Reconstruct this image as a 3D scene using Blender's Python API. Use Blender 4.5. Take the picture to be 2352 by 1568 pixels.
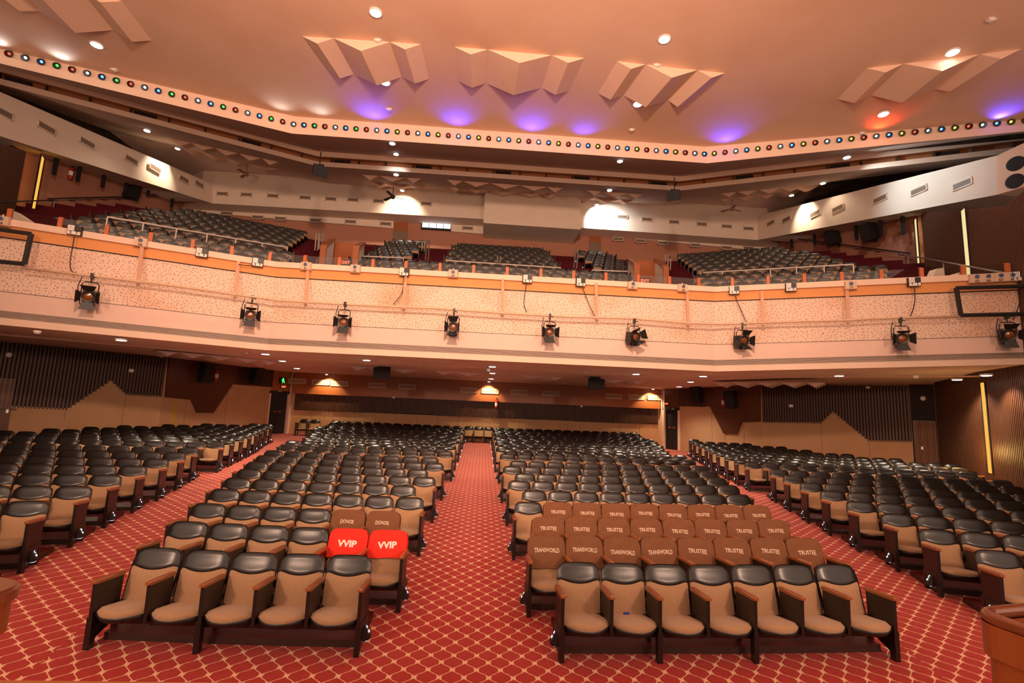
import bpy, math, random
import numpy as np
from mathutils import Vector, Matrix
random.seed(7)
for o in list(bpy.data.objects): bpy.data.objects.remove(o)
S = bpy.context.scene
COL = S.collection

# ------------------------------------------------------------------ camera
CX, CY, F, H = 1176.0, 784.0, 1123.03, 2.56
PITCH, YAW, ROLL = math.radians(7.870), math.radians(-3.2135), math.radians(2.395)
def cam_basis():
    cp, sp, cy, sy = math.cos(PITCH), math.sin(PITCH), math.cos(YAW), math.sin(YAW)
    f = np.array([-sy*cp, cy*cp, sp]); r = np.array([cy, sy, 0.0]); u = np.cross(r, f)
    c, s = math.cos(ROLL), math.sin(ROLL)
    return np.array([c*r+s*u, -s*r+c*u, f])
RM = cam_basis()
cam = bpy.data.cameras.new('camera'); cam.sensor_width = 36.0; cam.lens = F/2352*36.0
cam.clip_start = 0.05; cam.clip_end = 200
camo = bpy.data.objects.new('camera', cam); COL.objects.link(camo)
m4 = Matrix.Identity(4)
for i in range(3):
    m4[i][0] = RM[0][i]; m4[i][1] = RM[1][i]; m4[i][2] = -RM[2][i]
m4.translation = (0, 0, H); camo.matrix_world = m4; S.camera = camo
S.view_settings.view_transform = 'Standard'; S.view_settings.look = 'None'
S.view_settings.gamma = 1.0; S.view_settings.use_curve_mapping = False
S.view_settings.exposure = 0.0

# ------------------------------------------------------------------ world and stage lighting
W = bpy.data.worlds.new('world'); S.world = W; W.use_nodes = True
W.node_tree.nodes['Background'].inputs[0].default_value = (1.0, 0.67, 0.50, 1)
W.node_tree.nodes['Background'].inputs[1].default_value = 1.35
def light(name, kind, loc, target, energy, color, size=0.3, spot=None, blend=0.4, parent=None):
    d = bpy.data.lights.new(name, kind); d.energy = energy; d.color = color
    if kind == 'AREA': d.shape = 'DISK'; d.size = size
    else: d.shadow_soft_size = size
    if kind == 'SPOT': d.spot_size = math.radians(spot); d.spot_blend = blend
    o = bpy.data.objects.new(name, d); COL.objects.link(o)
    o.location = loc
    o.rotation_euler = (Vector(target)-Vector(loc)).to_track_quat('-Z', 'Y').to_euler()
    return o
for x, y, z, tx, ty, tz, e, sp in [(0, -.8, 8.8, 0, 15, 9.5, 8000, 110), (-5, -1.5, 5, -4, 18, 7, 2000, 110), (5, -1.5, 5, 4, 18, 7, 2000, 110)]:
    light('stage_flood', 'SPOT', (x, y, z), (tx, ty, tz), e, (1.0, .62, .43), 0.35, sp, 0.9)

# ------------------------------------------------------------------ pixel -> place helpers (photo pixels give directions only)
def ray(x, y): return RM.T @ np.array([(x-CX)/F, -(y-CY)/F, 1.0])
def atz(p, z):
    w = ray(*p); t = (z-H)/w[2]; return np.array([w[0]*t, w[1]*t, z])
def aty(p, y):
    w = ray(*p); t = y/w[1]; return np.array([w[0]*t, y, H+w[2]*t])
def atwall(p, a, b):
    """hit the vertical plane through plan points a, b"""
    w = ray(*p); a = np.array(a[:2], float); d = np.array(b[:2], float)-a; n = np.array([-d[1], d[0]])
    t = (n @ a)/(n @ w[:2]); return np.array([w[0]*t, w[1]*t, H+w[2]*t])
def floor_z(x, y):
    return float(np.interp(math.hypot(x, y), [5.9, 8.86, 13.76, 19.42, 26.28, 32], [0, .14, .335, .50, .725, .9]))

# ------------------------------------------------------------------ materials
def mat(name, col, rough=.6, spec=.5, metal=0.0, noise=0.0, nscale=8.0, bump=0.0, bscale=60.0, emit=None, estr=0.0, sheen=0.0, coat=0.0):
    m = bpy.data.materials.new(name); m.use_nodes = True
    nt = m.node_tree; b = nt.nodes['Principled BSDF']
    b.inputs['Roughness'].default_value = rough; b.inputs['Metallic'].default_value = metal
    b.inputs['Specular IOR Level'].default_value = spec
    if sheen: b.inputs['Sheen Weight'].default_value = sheen
    if coat: b.inputs['Coat Weight'].default_value = coat; b.inputs['Coat Roughness'].default_value = .15
    c = (*col, 1)
    b.inputs['Base Color'].default_value = c
    if noise or bump:
        tc = nt.nodes.new('ShaderNodeTexCoord')
    if noise:
        n = nt.nodes.new('ShaderNodeTexNoise'); n.inputs['Scale'].default_value = nscale; n.inputs['Detail'].default_value = 6
        nt.links.new(tc.outputs['Object'], n.inputs['Vector'])
        mx = nt.nodes.new('ShaderNodeMix'); mx.data_type = 'RGBA'
        mx.inputs[6].default_value = tuple(max(0, v*(1-noise)) for v in col)+(1,)
        mx.inputs[7].default_value = tuple(min(1, v*(1+noise)) for v in col)+(1,)
        nt.links.new(n.outputs['Fac'], mx.inputs[0]); nt.links.new(mx.outputs[2], b.inputs['Base Color'])
    if bump:
        n2 = nt.nodes.new('ShaderNodeTexNoise'); n2.inputs['Scale'].default_value = bscale; n2.inputs['Detail'].default_value = 4
        nt.links.new(tc.outputs['Object'], n2.inputs['Vector'])
        bp = nt.nodes.new('ShaderNodeBump'); bp.inputs['Strength'].default_value = bump; bp.inputs['Distance'].default_value = .01
        nt.links.new(n2.outputs['Fac'], bp.inputs['Height']); nt.links.new(bp.outputs['Normal'], b.inputs['Normal'])
    if emit:
        b.inputs['Emission Color'].default_value = (*emit, 1); b.inputs['Emission Strength'].default_value = estr
    return m
def wood(name, c1, c2, rough=.35, axis=2, scale=5.0, coat=0.0):
    m = mat(name, c1, rough, coat=coat); nt = m.node_tree; b = nt.nodes['Principled BSDF']
    tc = nt.nodes.new('ShaderNodeTexCoord'); mp = nt.nodes.new('ShaderNodeMapping')
    sc = [scale*6]*3; sc[axis] = scale*.35; mp.inputs['Scale'].default_value = sc
    n = nt.nodes.new('ShaderNodeTexNoise'); n.inputs['Scale'].default_value = 1.0; n.inputs['Detail'].default_value = 5; n.inputs['Distortion'].default_value = .6
    mx = nt.nodes.new('ShaderNodeMix'); mx.data_type = 'RGBA'
    mx.inputs[6].default_value = (*c1, 1); mx.inputs[7].default_value = (*c2, 1)
    nt.links.new(tc.outputs['Object'], mp.inputs['Vector']); nt.links.new(mp.outputs[0], n.inputs['Vector'])
    nt.links.new(n.outputs['Fac'], mx.inputs[0]); nt.links.new(mx.outputs[2], b.inputs['Base Color'])
    return m
def emit(name, col, s):
    m = bpy.data.materials.new(name); m.use_nodes = True; nt = m.node_tree
    nt.nodes.remove(nt.nodes['Principled BSDF']); e = nt.nodes.new('ShaderNodeEmission')
    e.inputs[0].default_value = (*col, 1); e.inputs[1].default_value = s
    nt.links.new(e.outputs[0], nt.nodes['Material Output'].inputs[0]); return m
def M_(nt, op, a, b=None, c=None):
    n = nt.nodes.new('ShaderNodeMath'); n.operation = op
    for i, v in enumerate((a, b, c)):
        if v is None: continue
        if isinstance(v, (int, float)): n.inputs[i].default_value = v
        else: nt.links.new(v, n.inputs[i])
    return n.outputs[0]
def carpet_mat():
    m = mat('carpet_trellis', (.3, .02, .015), .95, spec=.15, sheen=.15); nt = m.node_tree; b = nt.nodes['Principled BSDF']
    uv = nt.nodes.new('ShaderNodeUVMap'); sp = nt.nodes.new('ShaderNodeSeparateXYZ'); nt.links.new(uv.outputs[0], sp.inputs[0])
    x, y = sp.outputs[0], sp.outputs[1]
    WX, PY = .237, .282
    s = M_(nt, 'SINE', M_(nt, 'MULTIPLY', y, 2*math.pi/PY))
    u = M_(nt, 'DIVIDE', x, WX)
    def dist(v): return M_(nt, 'ABSOLUTE', M_(nt, 'SUBTRACT', M_(nt, 'FRACT', v), .5))
    sa = M_(nt, 'MULTIPLY', s, .235)
    d1 = dist(M_(nt, 'SUBTRACT', u, sa)); d2 = dist(M_(nt, 'ADD', M_(nt, 'ADD', u, .5), sa))
    d = M_(nt, 'MINIMUM', d1, d2)
    a = M_(nt, 'ABSOLUTE', s)
    node = M_(nt, 'POWER', a, 5.0)                       # thick where two waves meet
    knot = M_(nt, 'POWER', M_(nt, 'SUBTRACT', 1.0, a), 14.0)
    tw = M_(nt, 'ADD', M_(nt, 'ADD', .030, M_(nt, 'MULTIPLY', node, .062)), M_(nt, 'MULTIPLY', knot, .024))
    nz = nt.nodes.new('ShaderNodeTexNoise'); nz.inputs['Scale'].default_value = 70; nt.links.new(uv.outputs[0], nz.inputs['Vector'])
    tw = M_(nt, 'ADD', tw, M_(nt, 'MULTIPLY', M_(nt, 'SUBTRACT', nz.outputs['Fac'], .5), .045))
    line = M_(nt, 'SMOOTH_MIN', M_(nt, 'MULTIPLY', M_(nt, 'SUBTRACT', tw, d), 180.0), 1.0, .1)
    line = M_(nt, 'MAXIMUM', line, 0.0)
    dot = M_(nt, 'MULTIPLY', M_(nt, 'GREATER_THAN', a, .993), M_(nt, 'LESS_THAN', d, .02))
    n2 = nt.nodes.new('ShaderNodeTexNoise'); n2.inputs['Scale'].default_value = 14; n2.inputs['Detail'].default_value = 8; nt.links.new(uv.outputs[0], n2.inputs['Vector'])
    r = nt.nodes.new('ShaderNodeMix'); r.data_type = 'RGBA'; nt.links.new(n2.outputs['Fac'], r.inputs[0])
    r.inputs[6].default_value = (.32, .018, .012, 1); r.inputs[7].default_value = (.45, .029, .019, 1)
    mx = nt.nodes.new('ShaderNodeMix'); mx.data_type = 'RGBA'; nt.links.new(line, mx.inputs[0]); nt.links.new(r.outputs[2], mx.inputs[6])
    mx.inputs[7].default_value = (.78, .44, .27, 1)
    m2 = nt.nodes.new('ShaderNodeMix'); m2.data_type = 'RGBA'; nt.links.new(dot, m2.inputs[0]); nt.links.new(mx.outputs[2], m2.inputs[6]); m2.inputs[7].default_value = (.85, .58, .28, 1)
    nt.links.new(m2.outputs[2], b.inputs['Base Color'])
    bp = nt.nodes.new('ShaderNodeBump'); bp.inputs['Strength'].default_value = .25; bp.inputs['Distance'].default_value = .004
    n3 = nt.nodes.new('ShaderNodeTexNoise'); n3.inputs['Scale'].default_value = 260; nt.links.new(uv.outputs[0], n3.inputs['Vector'])
    nt.links.new(n3.outputs['Fac'], bp.inputs['Height']); nt.links.new(bp.outputs[0], b.inputs['Normal'])
    return m
def perf_mat(name, base, dark, scale, size):
    """perforated acoustic board: small drilled holes scattered in tiles, faint stains"""
    m = mat(name, base, .85, spec=.2); nt = m.node_tree; b = nt.nodes['Principled BSDF']
    uv = nt.nodes.new('ShaderNodeUVMap')
    v = nt.nodes.new('ShaderNodeTexVoronoi'); v.voronoi_dimensions = '2D'; v.inputs['Scale'].default_value = scale; v.inputs['Randomness'].default_value = .9
    nt.links.new(uv.outputs[0], v.inputs['Vector'])
    hole = M_(nt, 'LESS_THAN', v.outputs['Distance'], size)
    st = nt.nodes.new('ShaderNodeTexNoise'); st.inputs['Scale'].default_value = .55; st.inputs['Detail'].default_value = 5; nt.links.new(uv.outputs[0], st.inputs['Vector'])
    stn = nt.nodes.new('ShaderNodeMapRange'); stn.inputs[1].default_value = .52; stn.inputs[2].default_value = .75; nt.links.new(st.outputs['Fac'], stn.inputs[0])
    mx0 = nt.nodes.new('ShaderNodeMix'); mx0.data_type = 'RGBA'; nt.links.new(stn.outputs[0], mx0.inputs[0]); mx0.inputs[6].default_value = (*base, 1)
    mx0.inputs[7].default_value = (base[0]*.88, base[1]*.7, base[2]*.58, 1)
    mx = nt.nodes.new('ShaderNodeMix'); mx.data_type = 'RGBA'; nt.links.new(hole, mx.inputs[0]); nt.links.new(mx0.outputs[2], mx.inputs[6]); mx.inputs[7].default_value = (*dark, 1)
    nt.links.new(mx.outputs[2], b.inputs['Base Color']); return m
def stain_mat(name, base, stain, lo=.5, hi=.65, scale=.6, rough=.85):
    m = mat(name, base, rough, spec=.25); nt = m.node_tree; b = nt.nodes['Principled BSDF']
    tc = nt.nodes.new('ShaderNodeTexCoord')
    st = nt.nodes.new('ShaderNodeTexNoise'); st.inputs['Scale'].default_value = scale; st.inputs['Detail'].default_value = 7; nt.links.new(tc.outputs['Object'], st.inputs['Vector'])
    r = nt.nodes.new('ShaderNodeMapRange'); r.inputs[1].default_value = lo; r.inputs[2].default_value = hi; nt.links.new(st.outputs['Fac'], r.inputs[0])
    mx = nt.nodes.new('ShaderNodeMix'); mx.data_type = 'RGBA'; nt.links.new(r.outputs[0], mx.inputs[0]); mx.inputs[6].default_value = (*base, 1); mx.inputs[7].default_value = (*stain, 1)
    nt.links.new(mx.outputs[2], b.inputs['Base Color'])
    n2 = nt.nodes.new('ShaderNodeTexNoise'); n2.inputs['Scale'].default_value = 35; nt.links.new(tc.outputs['Object'], n2.inputs['Vector'])
    bp = nt.nodes.new('ShaderNodeBump'); bp.inputs['Strength'].default_value = .08; bp.inputs['Distance'].default_value = .01
    nt.links.new(n2.outputs['Fac'], bp.inputs['Height']); nt.links.new(bp.outputs[0], b.inputs['Normal'])
    return m
def glass_mat():
    m = bpy.data.materials.new('guard_glass'); m.use_nodes = True; nt = m.node_tree
    nt.nodes.remove(nt.nodes['Principled BSDF'])
    t = nt.nodes.new('ShaderNodeBsdfTransparent'); t.inputs[0].default_value = (.93, .92, .90, 1)
    g = nt.nodes.new('ShaderNodeBsdfGlossy'); g.inputs['Roughness'].default_value = .03
    fr = nt.nodes.new('ShaderNodeFresnel'); fr.inputs[0].default_value = 1.45
    mx = nt.nodes.new('ShaderNodeMixShader'); nt.links.new(fr.outputs[0], mx.inputs[0]); nt.links.new(t.outputs[0], mx.inputs[1]); nt.links.new(g.outputs[0], mx.inputs[2])
    nt.links.new(mx.outputs[0], nt.nodes['Material Output'].inputs[0]); return m
MT = dict(
    carpet=carpet_mat(),
    lino=mat('maroon_linoleum', (.11, .004, .007), .42, spec=.5, noise=.25, nscale=3),
    riser=wood('brown_step_edge', (.030, .014, .010), (.060, .026, .016), .6, 0),
    fabric=mat('tan_upholstery', (.42, .245, .132), .9, spec=.15, noise=.16, nscale=45, bump=.35, bscale=260, sheen=.2),
    vinyl=mat('black_vinyl', (.013, .010, .009), .30, spec=.6, noise=.2, nscale=9, bump=.06, bscale=90),
    litvinyl=mat('lit_vinyl', (.060, .056, .049), .36, spec=.5, noise=.15, nscale=3),  # black vinyl coloured lighter in place of light falling on the balcony seats
    rim=mat('black_piping', (.012, .010, .009), .4),
    panel=mat('dark_brown_steel', (.015, .009, .008), .38, spec=.5, noise=.2, nscale=6),
    arm=wood('armrest_wood', (.26, .075, .022), (.38, .12, .04), .28, 1, 4, coat=.4),
    cover=mat('brown_cover_cloth', (.20, .085, .043), .92, spec=.1, noise=.1, nscale=30, bump=.2, bscale=300),
    redcover=mat('red_cover_cloth', (.88, .035, .020), .75, spec=.2, noise=.05, nscale=20, bump=.1, bscale=300),
    printc=mat('faded_cream_print', (.72, .50, .36), .8, noise=.35, nscale=35),
    printw=mat('white_print', (.95, .84, .72), .7),
    plaster=stain_mat('ceiling_plaster', (.80, .53, .38), (.72, .44, .30), .45, .75, .35),
    plaster_d=stain_mat('rear_ceiling_plaster', (.74, .56, .48), (.68, .49, .41), .45, .75, .5),
    prism=mat('prism_plaster', (.80, .54, .40), .85, spec=.2, noise=.05, nscale=2),
    soffit=stain_mat('soffit_plaster', (.86, .74, .71), (.80, .67, .63), .45, .75, .5),
    cream=mat('cream_paint', (.82, .60, .46), .8, spec=.25, noise=.06, nscale=1.5),
    whiteb=mat('white_bulkhead_paint', (.80, .66, .54), .75, spec=.25, noise=.06, nscale=1.2),
    orange=mat('orange_paint_band', (.76, .33, .12), .75, spec=.25, noise=.08, nscale=2),
    perf=perf_mat('perforated_board', (.82, .60, .47), (.17, .07, .035), 12.0, .13),
    smooth=mat('smooth_fascia_paint', (.80, .57, .47), .8, spec=.25, noise=.05, nscale=2),
    louvre=mat('grey_louvre', (.46, .34, .27), .6, noise=.2, nscale=20),
    beige=stain_mat('beige_wall_board', (.56, .33, .175), (.50, .28, .14), .45, .75, .9),
    pinkw=stain_mat('pink_wall_plaster', (.46, .21, .135), (.43, .19, .12), .45, .7, .6),
    pinks=stain_mat('peeling_pink_plaster', (.44, .20, .13), (.25, .085, .05), .50, .54, .55),
    slat=wood('dark_slat_wood', (.075, .026, .011), (.125, .045, .019), .52, 2, 3),
    slatback=mat('slat_backing', (.016, .007, .005), .8),
    woodpan=wood('brown_wood_panel', (.085, .027, .012), (.13, .043, .018), .35, 2, 2.0),
    oakband=wood('orange_wood_band', (.30, .085, .022), (.40, .125, .036), .4, 0, 2.0),
    woodstage=wood('stage_wood', (.42, .12, .03), (.52, .17, .05), .4, 0, 3.0),
    lect=wood('lectern_wood', (.28, .065, .015), (.38, .10, .026), .3, 2, 2.5, coat=.2),
    lectrim=wood('lectern_rail_wood', (.16, .040, .014), (.30, .085, .035), .25, 0, 4, coat=.5),
    black=mat('black_metal', (.016, .013, .012), .45, noise=.2, nscale=15),
    blackm=mat('matt_black', (.010, .009, .009), .7),
    doorblk=mat('black_door', (.018, .014, .014), .45),
    greydoor=mat('grey_door', (.22, .15, .11), .6),
    steel=mat('steel_rail', (.55, .50, .45), .3, metal=.9),
    rail=mat('white_rail_paint', (.72, .62, .54), .4),
    post=mat('orange_wood_post', (.50, .12, .028), .5, noise=.15, nscale=12),
    pipe=mat('cream_pipe_paint', (.70, .45, .29), .6, noise=.2, nscale=9),
    strap=mat('bracket_paint', (.62, .33, .20), .6, noise=.15, nscale=9),
    boxc=mat('socket_box_cream', (.66, .46, .33), .6),
    white=mat('white_plastic', (.80, .72, .66), .5),
    blue=mat('blue_socket', (.05, .10, .22), .4),
    grey=mat('grey_plastic', (.30, .27, .25), .5),
    red=mat('red_enamel', (.45, .02, .015), .3),
    yellow=mat('yellow_paint', (.62, .38, .03), .6),
    vent=mat('vent_frame', (.74, .62, .50), .5),
    ventd=mat('vent_louvre', (.34, .23, .16), .5),
    amber=mat('amber_fresnel_glass', (.26, .07, .018), .12, spec=.8, coat=.6, noise=.5, nscale=30),
    glass=glass_mat(),
    void_dark=stain_mat('bare_void', (.06, .035, .025), (.02, .012, .01), .4, .6, 1.5),
    maroon=mat('maroon_carpet', (.085, .010, .014), .95, spec=.1, noise=.2, nscale=10),
    hem=mat('cable_black', (.012, .010, .010), .5),
    e_warm=emit('downlight_glow', (1.0, .93, .82), 22.0),
    e_cool=emit('downlight_glow_cool', (.92, .97, 1.0), 22.0),
    e_row=emit('row_light_glow', (.80, .87, 1.0), 2.4),
    e_amber=emit('amber_strip_glow', (1.0, .45, .07), 1.15),
    e_pale=emit('pale_strip_glow', (1.0, .80, .36), .95),
    e_green=emit('green_sign_glow', (.08, 1.0, .12), 2.0),
    e_red=emit('red_sign_glow', (1.0, .10, .04), 4.0),
    e_win=emit('daylight_pane', (.85, .92, 1.0), 2.2),
    lamp_white=emit('lamp_white', (.86, .95, 1.0), 3.2), lamp_blue=emit('lamp_blue', (.12, .35, 1.0), 2.6),
    lamp_green=emit('lamp_green', (.10, .75, .12), 1.6), lamp_red=emit('lamp_red', (1.0, .10, .05), 1.5),
    lamp_yellow=emit('lamp_yellow', (.95, .78, .12), 1.6),
)
# ------------------------------------------------------------------ mesh building
class MB:
    def __init__(s): s.v = []; s.f = []; s.uv = None; s.X = None
    def add(s, vs, fs):
        n = len(s.v)
        if s.X is not None:
            R, t = s.X; vs = [tuple(R @ np.array(p, float)+t) for p in vs]
        s.v += [tuple(float(c) for c in p) for p in vs]; s.f += [tuple(i+n for i in f) for f in fs]
    def frame(s, o, ex, ey, ez): s.X = (np.array([ex, ey, ez], float).T, np.array(o, float)); return s
    def box(s, c, d):
        x, y, z = c; a, b, e = d[0]/2, d[1]/2, d[2]/2
        s.add([(x+i*a, y+j*b, z+k*e) for k in (-1, 1) for j in (-1, 1) for i in (-1, 1)],
              [(0, 2, 3, 1), (4, 5, 7, 6), (0, 1, 5, 4), (2, 6, 7, 3), (0, 4, 6, 2), (1, 3, 7, 5)]); return s
    def bbox(s, lo, hi): return s.box([(a+b)/2 for a, b in zip(lo, hi)], [b-a for a, b in zip(lo, hi)])
    def chamfer(s, c, d, r):
        """box with chamfered edges along its longest outline (octagon in x-z, extruded y)"""
        x, y, z = c; a, b, e = d[0]/2, d[1]/2, d[2]/2
        pr = [(-a+r, -e), (a-r, -e), (a, -e+r), (a, e-r), (a-r, e), (-a+r, e), (-a, e-r), (-a, -e+r)]
        s.loft([(x+p, y-b, z+q) for p, q in pr], [(x+p, y+b, z+q) for p, q in pr]); return s
    def loft(s, A, B, caps=True):
        n = len(A); fs = [(i, (i+1) % n, n+(i+1) % n, n+i) for i in range(n)]
        if caps: fs += [tuple(range(n-1, -1, -1)), tuple(range(n, 2*n))]
        s.add(list(A)+list(B), fs); return s
    def quad(s, *p): s.add(p, [tuple(range(len(p)))]); return s
    def tube(s, path, r, n=8, caps=True):
        P = [np.array(p, float) for p in path]; rings = []
        rr = r if isinstance(r, (list, tuple)) else [r]*len(P)
        for i, p in enumerate(P):
            t = (P[min(i+1, len(P)-1)]-P[max(i-1, 0)]); t = t/(np.linalg.norm(t)+1e-9)
            a = np.array([0, 0, 1.0]) if abs(t[2]) < .9 else np.array([1.0, 0, 0])
            u = np.cross(t, a); u /= np.linalg.norm(u); w = np.cross(t, u)
            rings.append([p+rr[i]*(math.cos(2*math.pi*k/n)*u+math.sin(2*math.pi*k/n)*w) for k in range(n)])
        vs = [q for R_ in rings for q in R_]; fs = []
        for i in range(len(P)-1):
            for k in range(n): fs.append((i*n+k, i*n+(k+1) % n, (i+1)*n+(k+1) % n, (i+1)*n+k))
        if caps: fs += [tuple(range(n-1, -1, -1)), tuple((len(P)-1)*n+k for k in range(n))]
        s.add(vs, fs); return s
    def lathe(s, prof, n=16):
        """prof: (r, z) list, axis local z"""
        vs = []; fs = []
        for r, z in prof:
            vs += [(r*math.cos(2*math.pi*k/n), r*math.sin(2*math.pi*k/n), z) for k in range(n)]
        for i in range(len(prof)-1):
            for k in range(n): fs.append((i*n+k, i*n+(k+1) % n, (i+1)*n+(k+1) % n, (i+1)*n+k))
        fs += [tuple(range(n-1, -1, -1)), tuple((len(prof)-1)*n+k for k in range(n))]
        s.add(vs, fs); return s
    def grid(s, fn, nu, nv, flip=False):
        vs = [fn(i/nu, j/nv) for j in range(nv+1) for i in range(nu+1)]; w = nu+1
        fs = [(j*w+i, j*w+i+1, (j+1)*w+i+1, (j+1)*w+i) for j in range(nv) for i in range(nu)]
        if flip: fs = [f[::-1] for f in fs]
        s.add(vs, fs); return s
    def mesh(s, name, off=(0, 0, 0), smooth=False):
        me = bpy.data.meshes.new(name)
        me.from_pydata([(a-off[0], b-off[1], c-off[2]) for a, b, c in s.v], [], s.f); me.update()
        if smooth: me.shade_smooth()
        if s.uv is not None:
            l = me.uv_layers.new(name='UVMap'); i = 0
            for f in s.uv:
                for u in f: l.data[i].uv = u; i += 1
        return me
    def build(s, name, m, parent=None, off=None, smooth=False, base=None):
        """child: vertices in parent's frame (off subtracts the parent's place); top level: base becomes the origin"""
        if off is None: off = base if base is not None else (0, 0, 0)
        me = s.mesh(name, off, smooth); me.materials.append(MT[m] if isinstance(m, str) else m)
        o = bpy.data.objects.new(name, me); COL.objects.link(o)
        if parent is not None: o.parent = parent
        elif base is not None: o.location = base
        return o
def tag(o, label=None, cat=None, group=None, kind=None):
    if label: o['label'] = label
    if cat: o['category'] = cat
    if group: o['group'] = group
    if kind: o['kind'] = kind
    return o
def thing(name, label, cat, loc=(0, 0, 0), rotz=0.0, group=None):
    o = bpy.data.objects.new(name, None); COL.objects.link(o); o.empty_display_size = .1
    o.location = loc; o.rotation_euler = (0, 0, rotz); return tag(o, label, cat, group)
def struct(mb, name, m, label=None, smooth=False):
    o = mb.build(name, m, smooth=smooth); o['kind'] = 'structure'
    if label: o['label'] = label
    return o
def copy_tree(o, parent=None):
    c = o.copy(); COL.objects.link(c); c.parent = parent
    for ch in list(o.children): copy_tree(ch, c)
    return c
FONTC = {}
def text2d(t, bold=.02):
    k = (t, bold)
    if k not in FONTC:
        cu = bpy.data.curves.new('t', 'FONT'); cu.body = t; cu.align_x = 'CENTER'; cu.align_y = 'CENTER'; cu.offset = bold; cu.resolution_u = 3
        ob = bpy.data.objects.new('t', cu); COL.objects.link(ob)
        dg = bpy.context.evaluated_depsgraph_get(); me = bpy.data.meshes.new_from_object(ob.evaluated_get(dg))
        v = np.array([p.co[:2] for p in me.vertices]); f = [tuple(p.vertices) for p in me.polygons]
        v -= (v.max(0)+v.min(0))/2
        bpy.data.objects.remove(ob); bpy.data.curves.remove(cu); bpy.data.meshes.remove(me); FONTC[k] = (v, f)
    return FONTC[k]

# ------------------------------------------------------------------ plan of the hall
def mir(p): return (-p[0], p[1])
BACKY = 26.95
WR = [(9.9, BACKY), (9.98, 26.35), (10.45, 25.75), (12.72, 21.72), (17.15, 17.6), (14.24, 12.06), (10.6, 5.1), (9.6, 3.2)]
WL = [(-10.1, BACKY), (-10.25, 26.75), (-10.85, 26.05), (-12.75, 20.5), (-16.3, 17.0), (-14.0, 12.3), (-10.2, 5.1), (-9.2, 3.2)]
SOFZ = 4.0
# balcony front: plan line of the parapet face
PAR = [(-17.0, 10.17), (-6.5, 14.98), (7.30, 14.98), (18.0, 10.06)]
def parbot(i): return [4.16, 4.0, 4.0, 4.42][i]
def offset_path(path, d):
    """shift the polyline by d to the back (+y side), mitred"""
    P = [np.array(p, float) for p in path]; n = len(P); out = []
    def nor(a, b): t = (b-a)/np.linalg.norm(b-a); return np.array([-t[1], t[0]])
    for i in range(n):
        if i == 0: out.append(P[0]+d*nor(P[0], P[1]))
        elif i == n-1: out.append(P[-1]+d*nor(P[-2], P[-1]))
        else:
            n1, n2 = nor(P[i-1], P[i]), nor(P[i], P[i+1]); m = n1+n2; m /= np.linalg.norm(m)
            out.append(P[i]+d/(m @ n1)*m)
    return out
def sweep(mb, rowsA, rowsB):
    for i in range(len(rowsA)-1): mb.quad(rowsA[i], rowsA[i+1], rowsB[i+1], rowsB[i])
    return mb
def along(path, s):
    """point and unit tangent at distance s along a plan polyline"""
    for a, b in zip(path[:-1], path[1:]):
        a, b = np.array(a, float), np.array(b, float); L = np.linalg.norm(b-a)
        if s <= L or b is path[-1]: return a+(b-a)*s/L, (b-a)/L
        s -= L
    return b, (b-a)/L
def plen(path): return sum(np.linalg.norm(np.array(b)-np.array(a)) for a, b in zip(path[:-1], path[1:]))

# ------------------------------------------------------------------ floor: three carpet lengths laid to their own aisles
def carpet(name, xa, xb, rot, org):
    mb = MB(); mb.uv = []; ny, nx = 46, 8; ys = np.linspace(3.0, 28.2, ny+1); c, s = math.cos(rot), math.sin(rot)
    V = [[(x, y, floor_z(x, y)) for x in np.linspace(xa(y), xb(y), nx+1)] for y in ys]
    def uv(p): x, y = p[0]-org[0], p[1]-org[1]; return (c*x+s*y, -s*x+c*y)
    for j in range(ny):
        for i in range(nx):
            q = (V[j][i], V[j][i+1], V[j+1][i+1], V[j+1][i]); mb.quad(*q); mb.uv.append([uv(p) for p in q])
    return mb
xl = lambda y: -3.98-.255*(y-5.2) if y > 5.2 else -3.98+.5*(y-5.2)*0
xr = lambda y: 4.80+.215*(y-5.2) if y > 5.2 else 4.80
fl = struct(carpet('floor', xl, xr, 0.0, (-.1, 5.44)), 'floor', 'carpet', 'red carpet with a cream trellis pattern in the centre of the hall')
struct(carpet('floor', lambda y: -24.0, xl, math.radians(11), (-3.97, 5.1)), 'floor', 'carpet', 'red trellis carpet running up the aisle beside the VVIP block')
struct(carpet('floor', xr, lambda y: 24.0, math.radians(-11), (4.8, 5.1)), 'floor', 'carpet', 'red trellis carpet running up the aisle beside the TRUSTEE block')

# ------------------------------------------------------------------ stage lip
mb = MB()
mb.bbox((-9.4, -2.0, -.05), (9.4, 3.12, .95)); struct(mb, 'stage', 'woodstage', 'stage platform with an orange wooden nosing')

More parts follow.
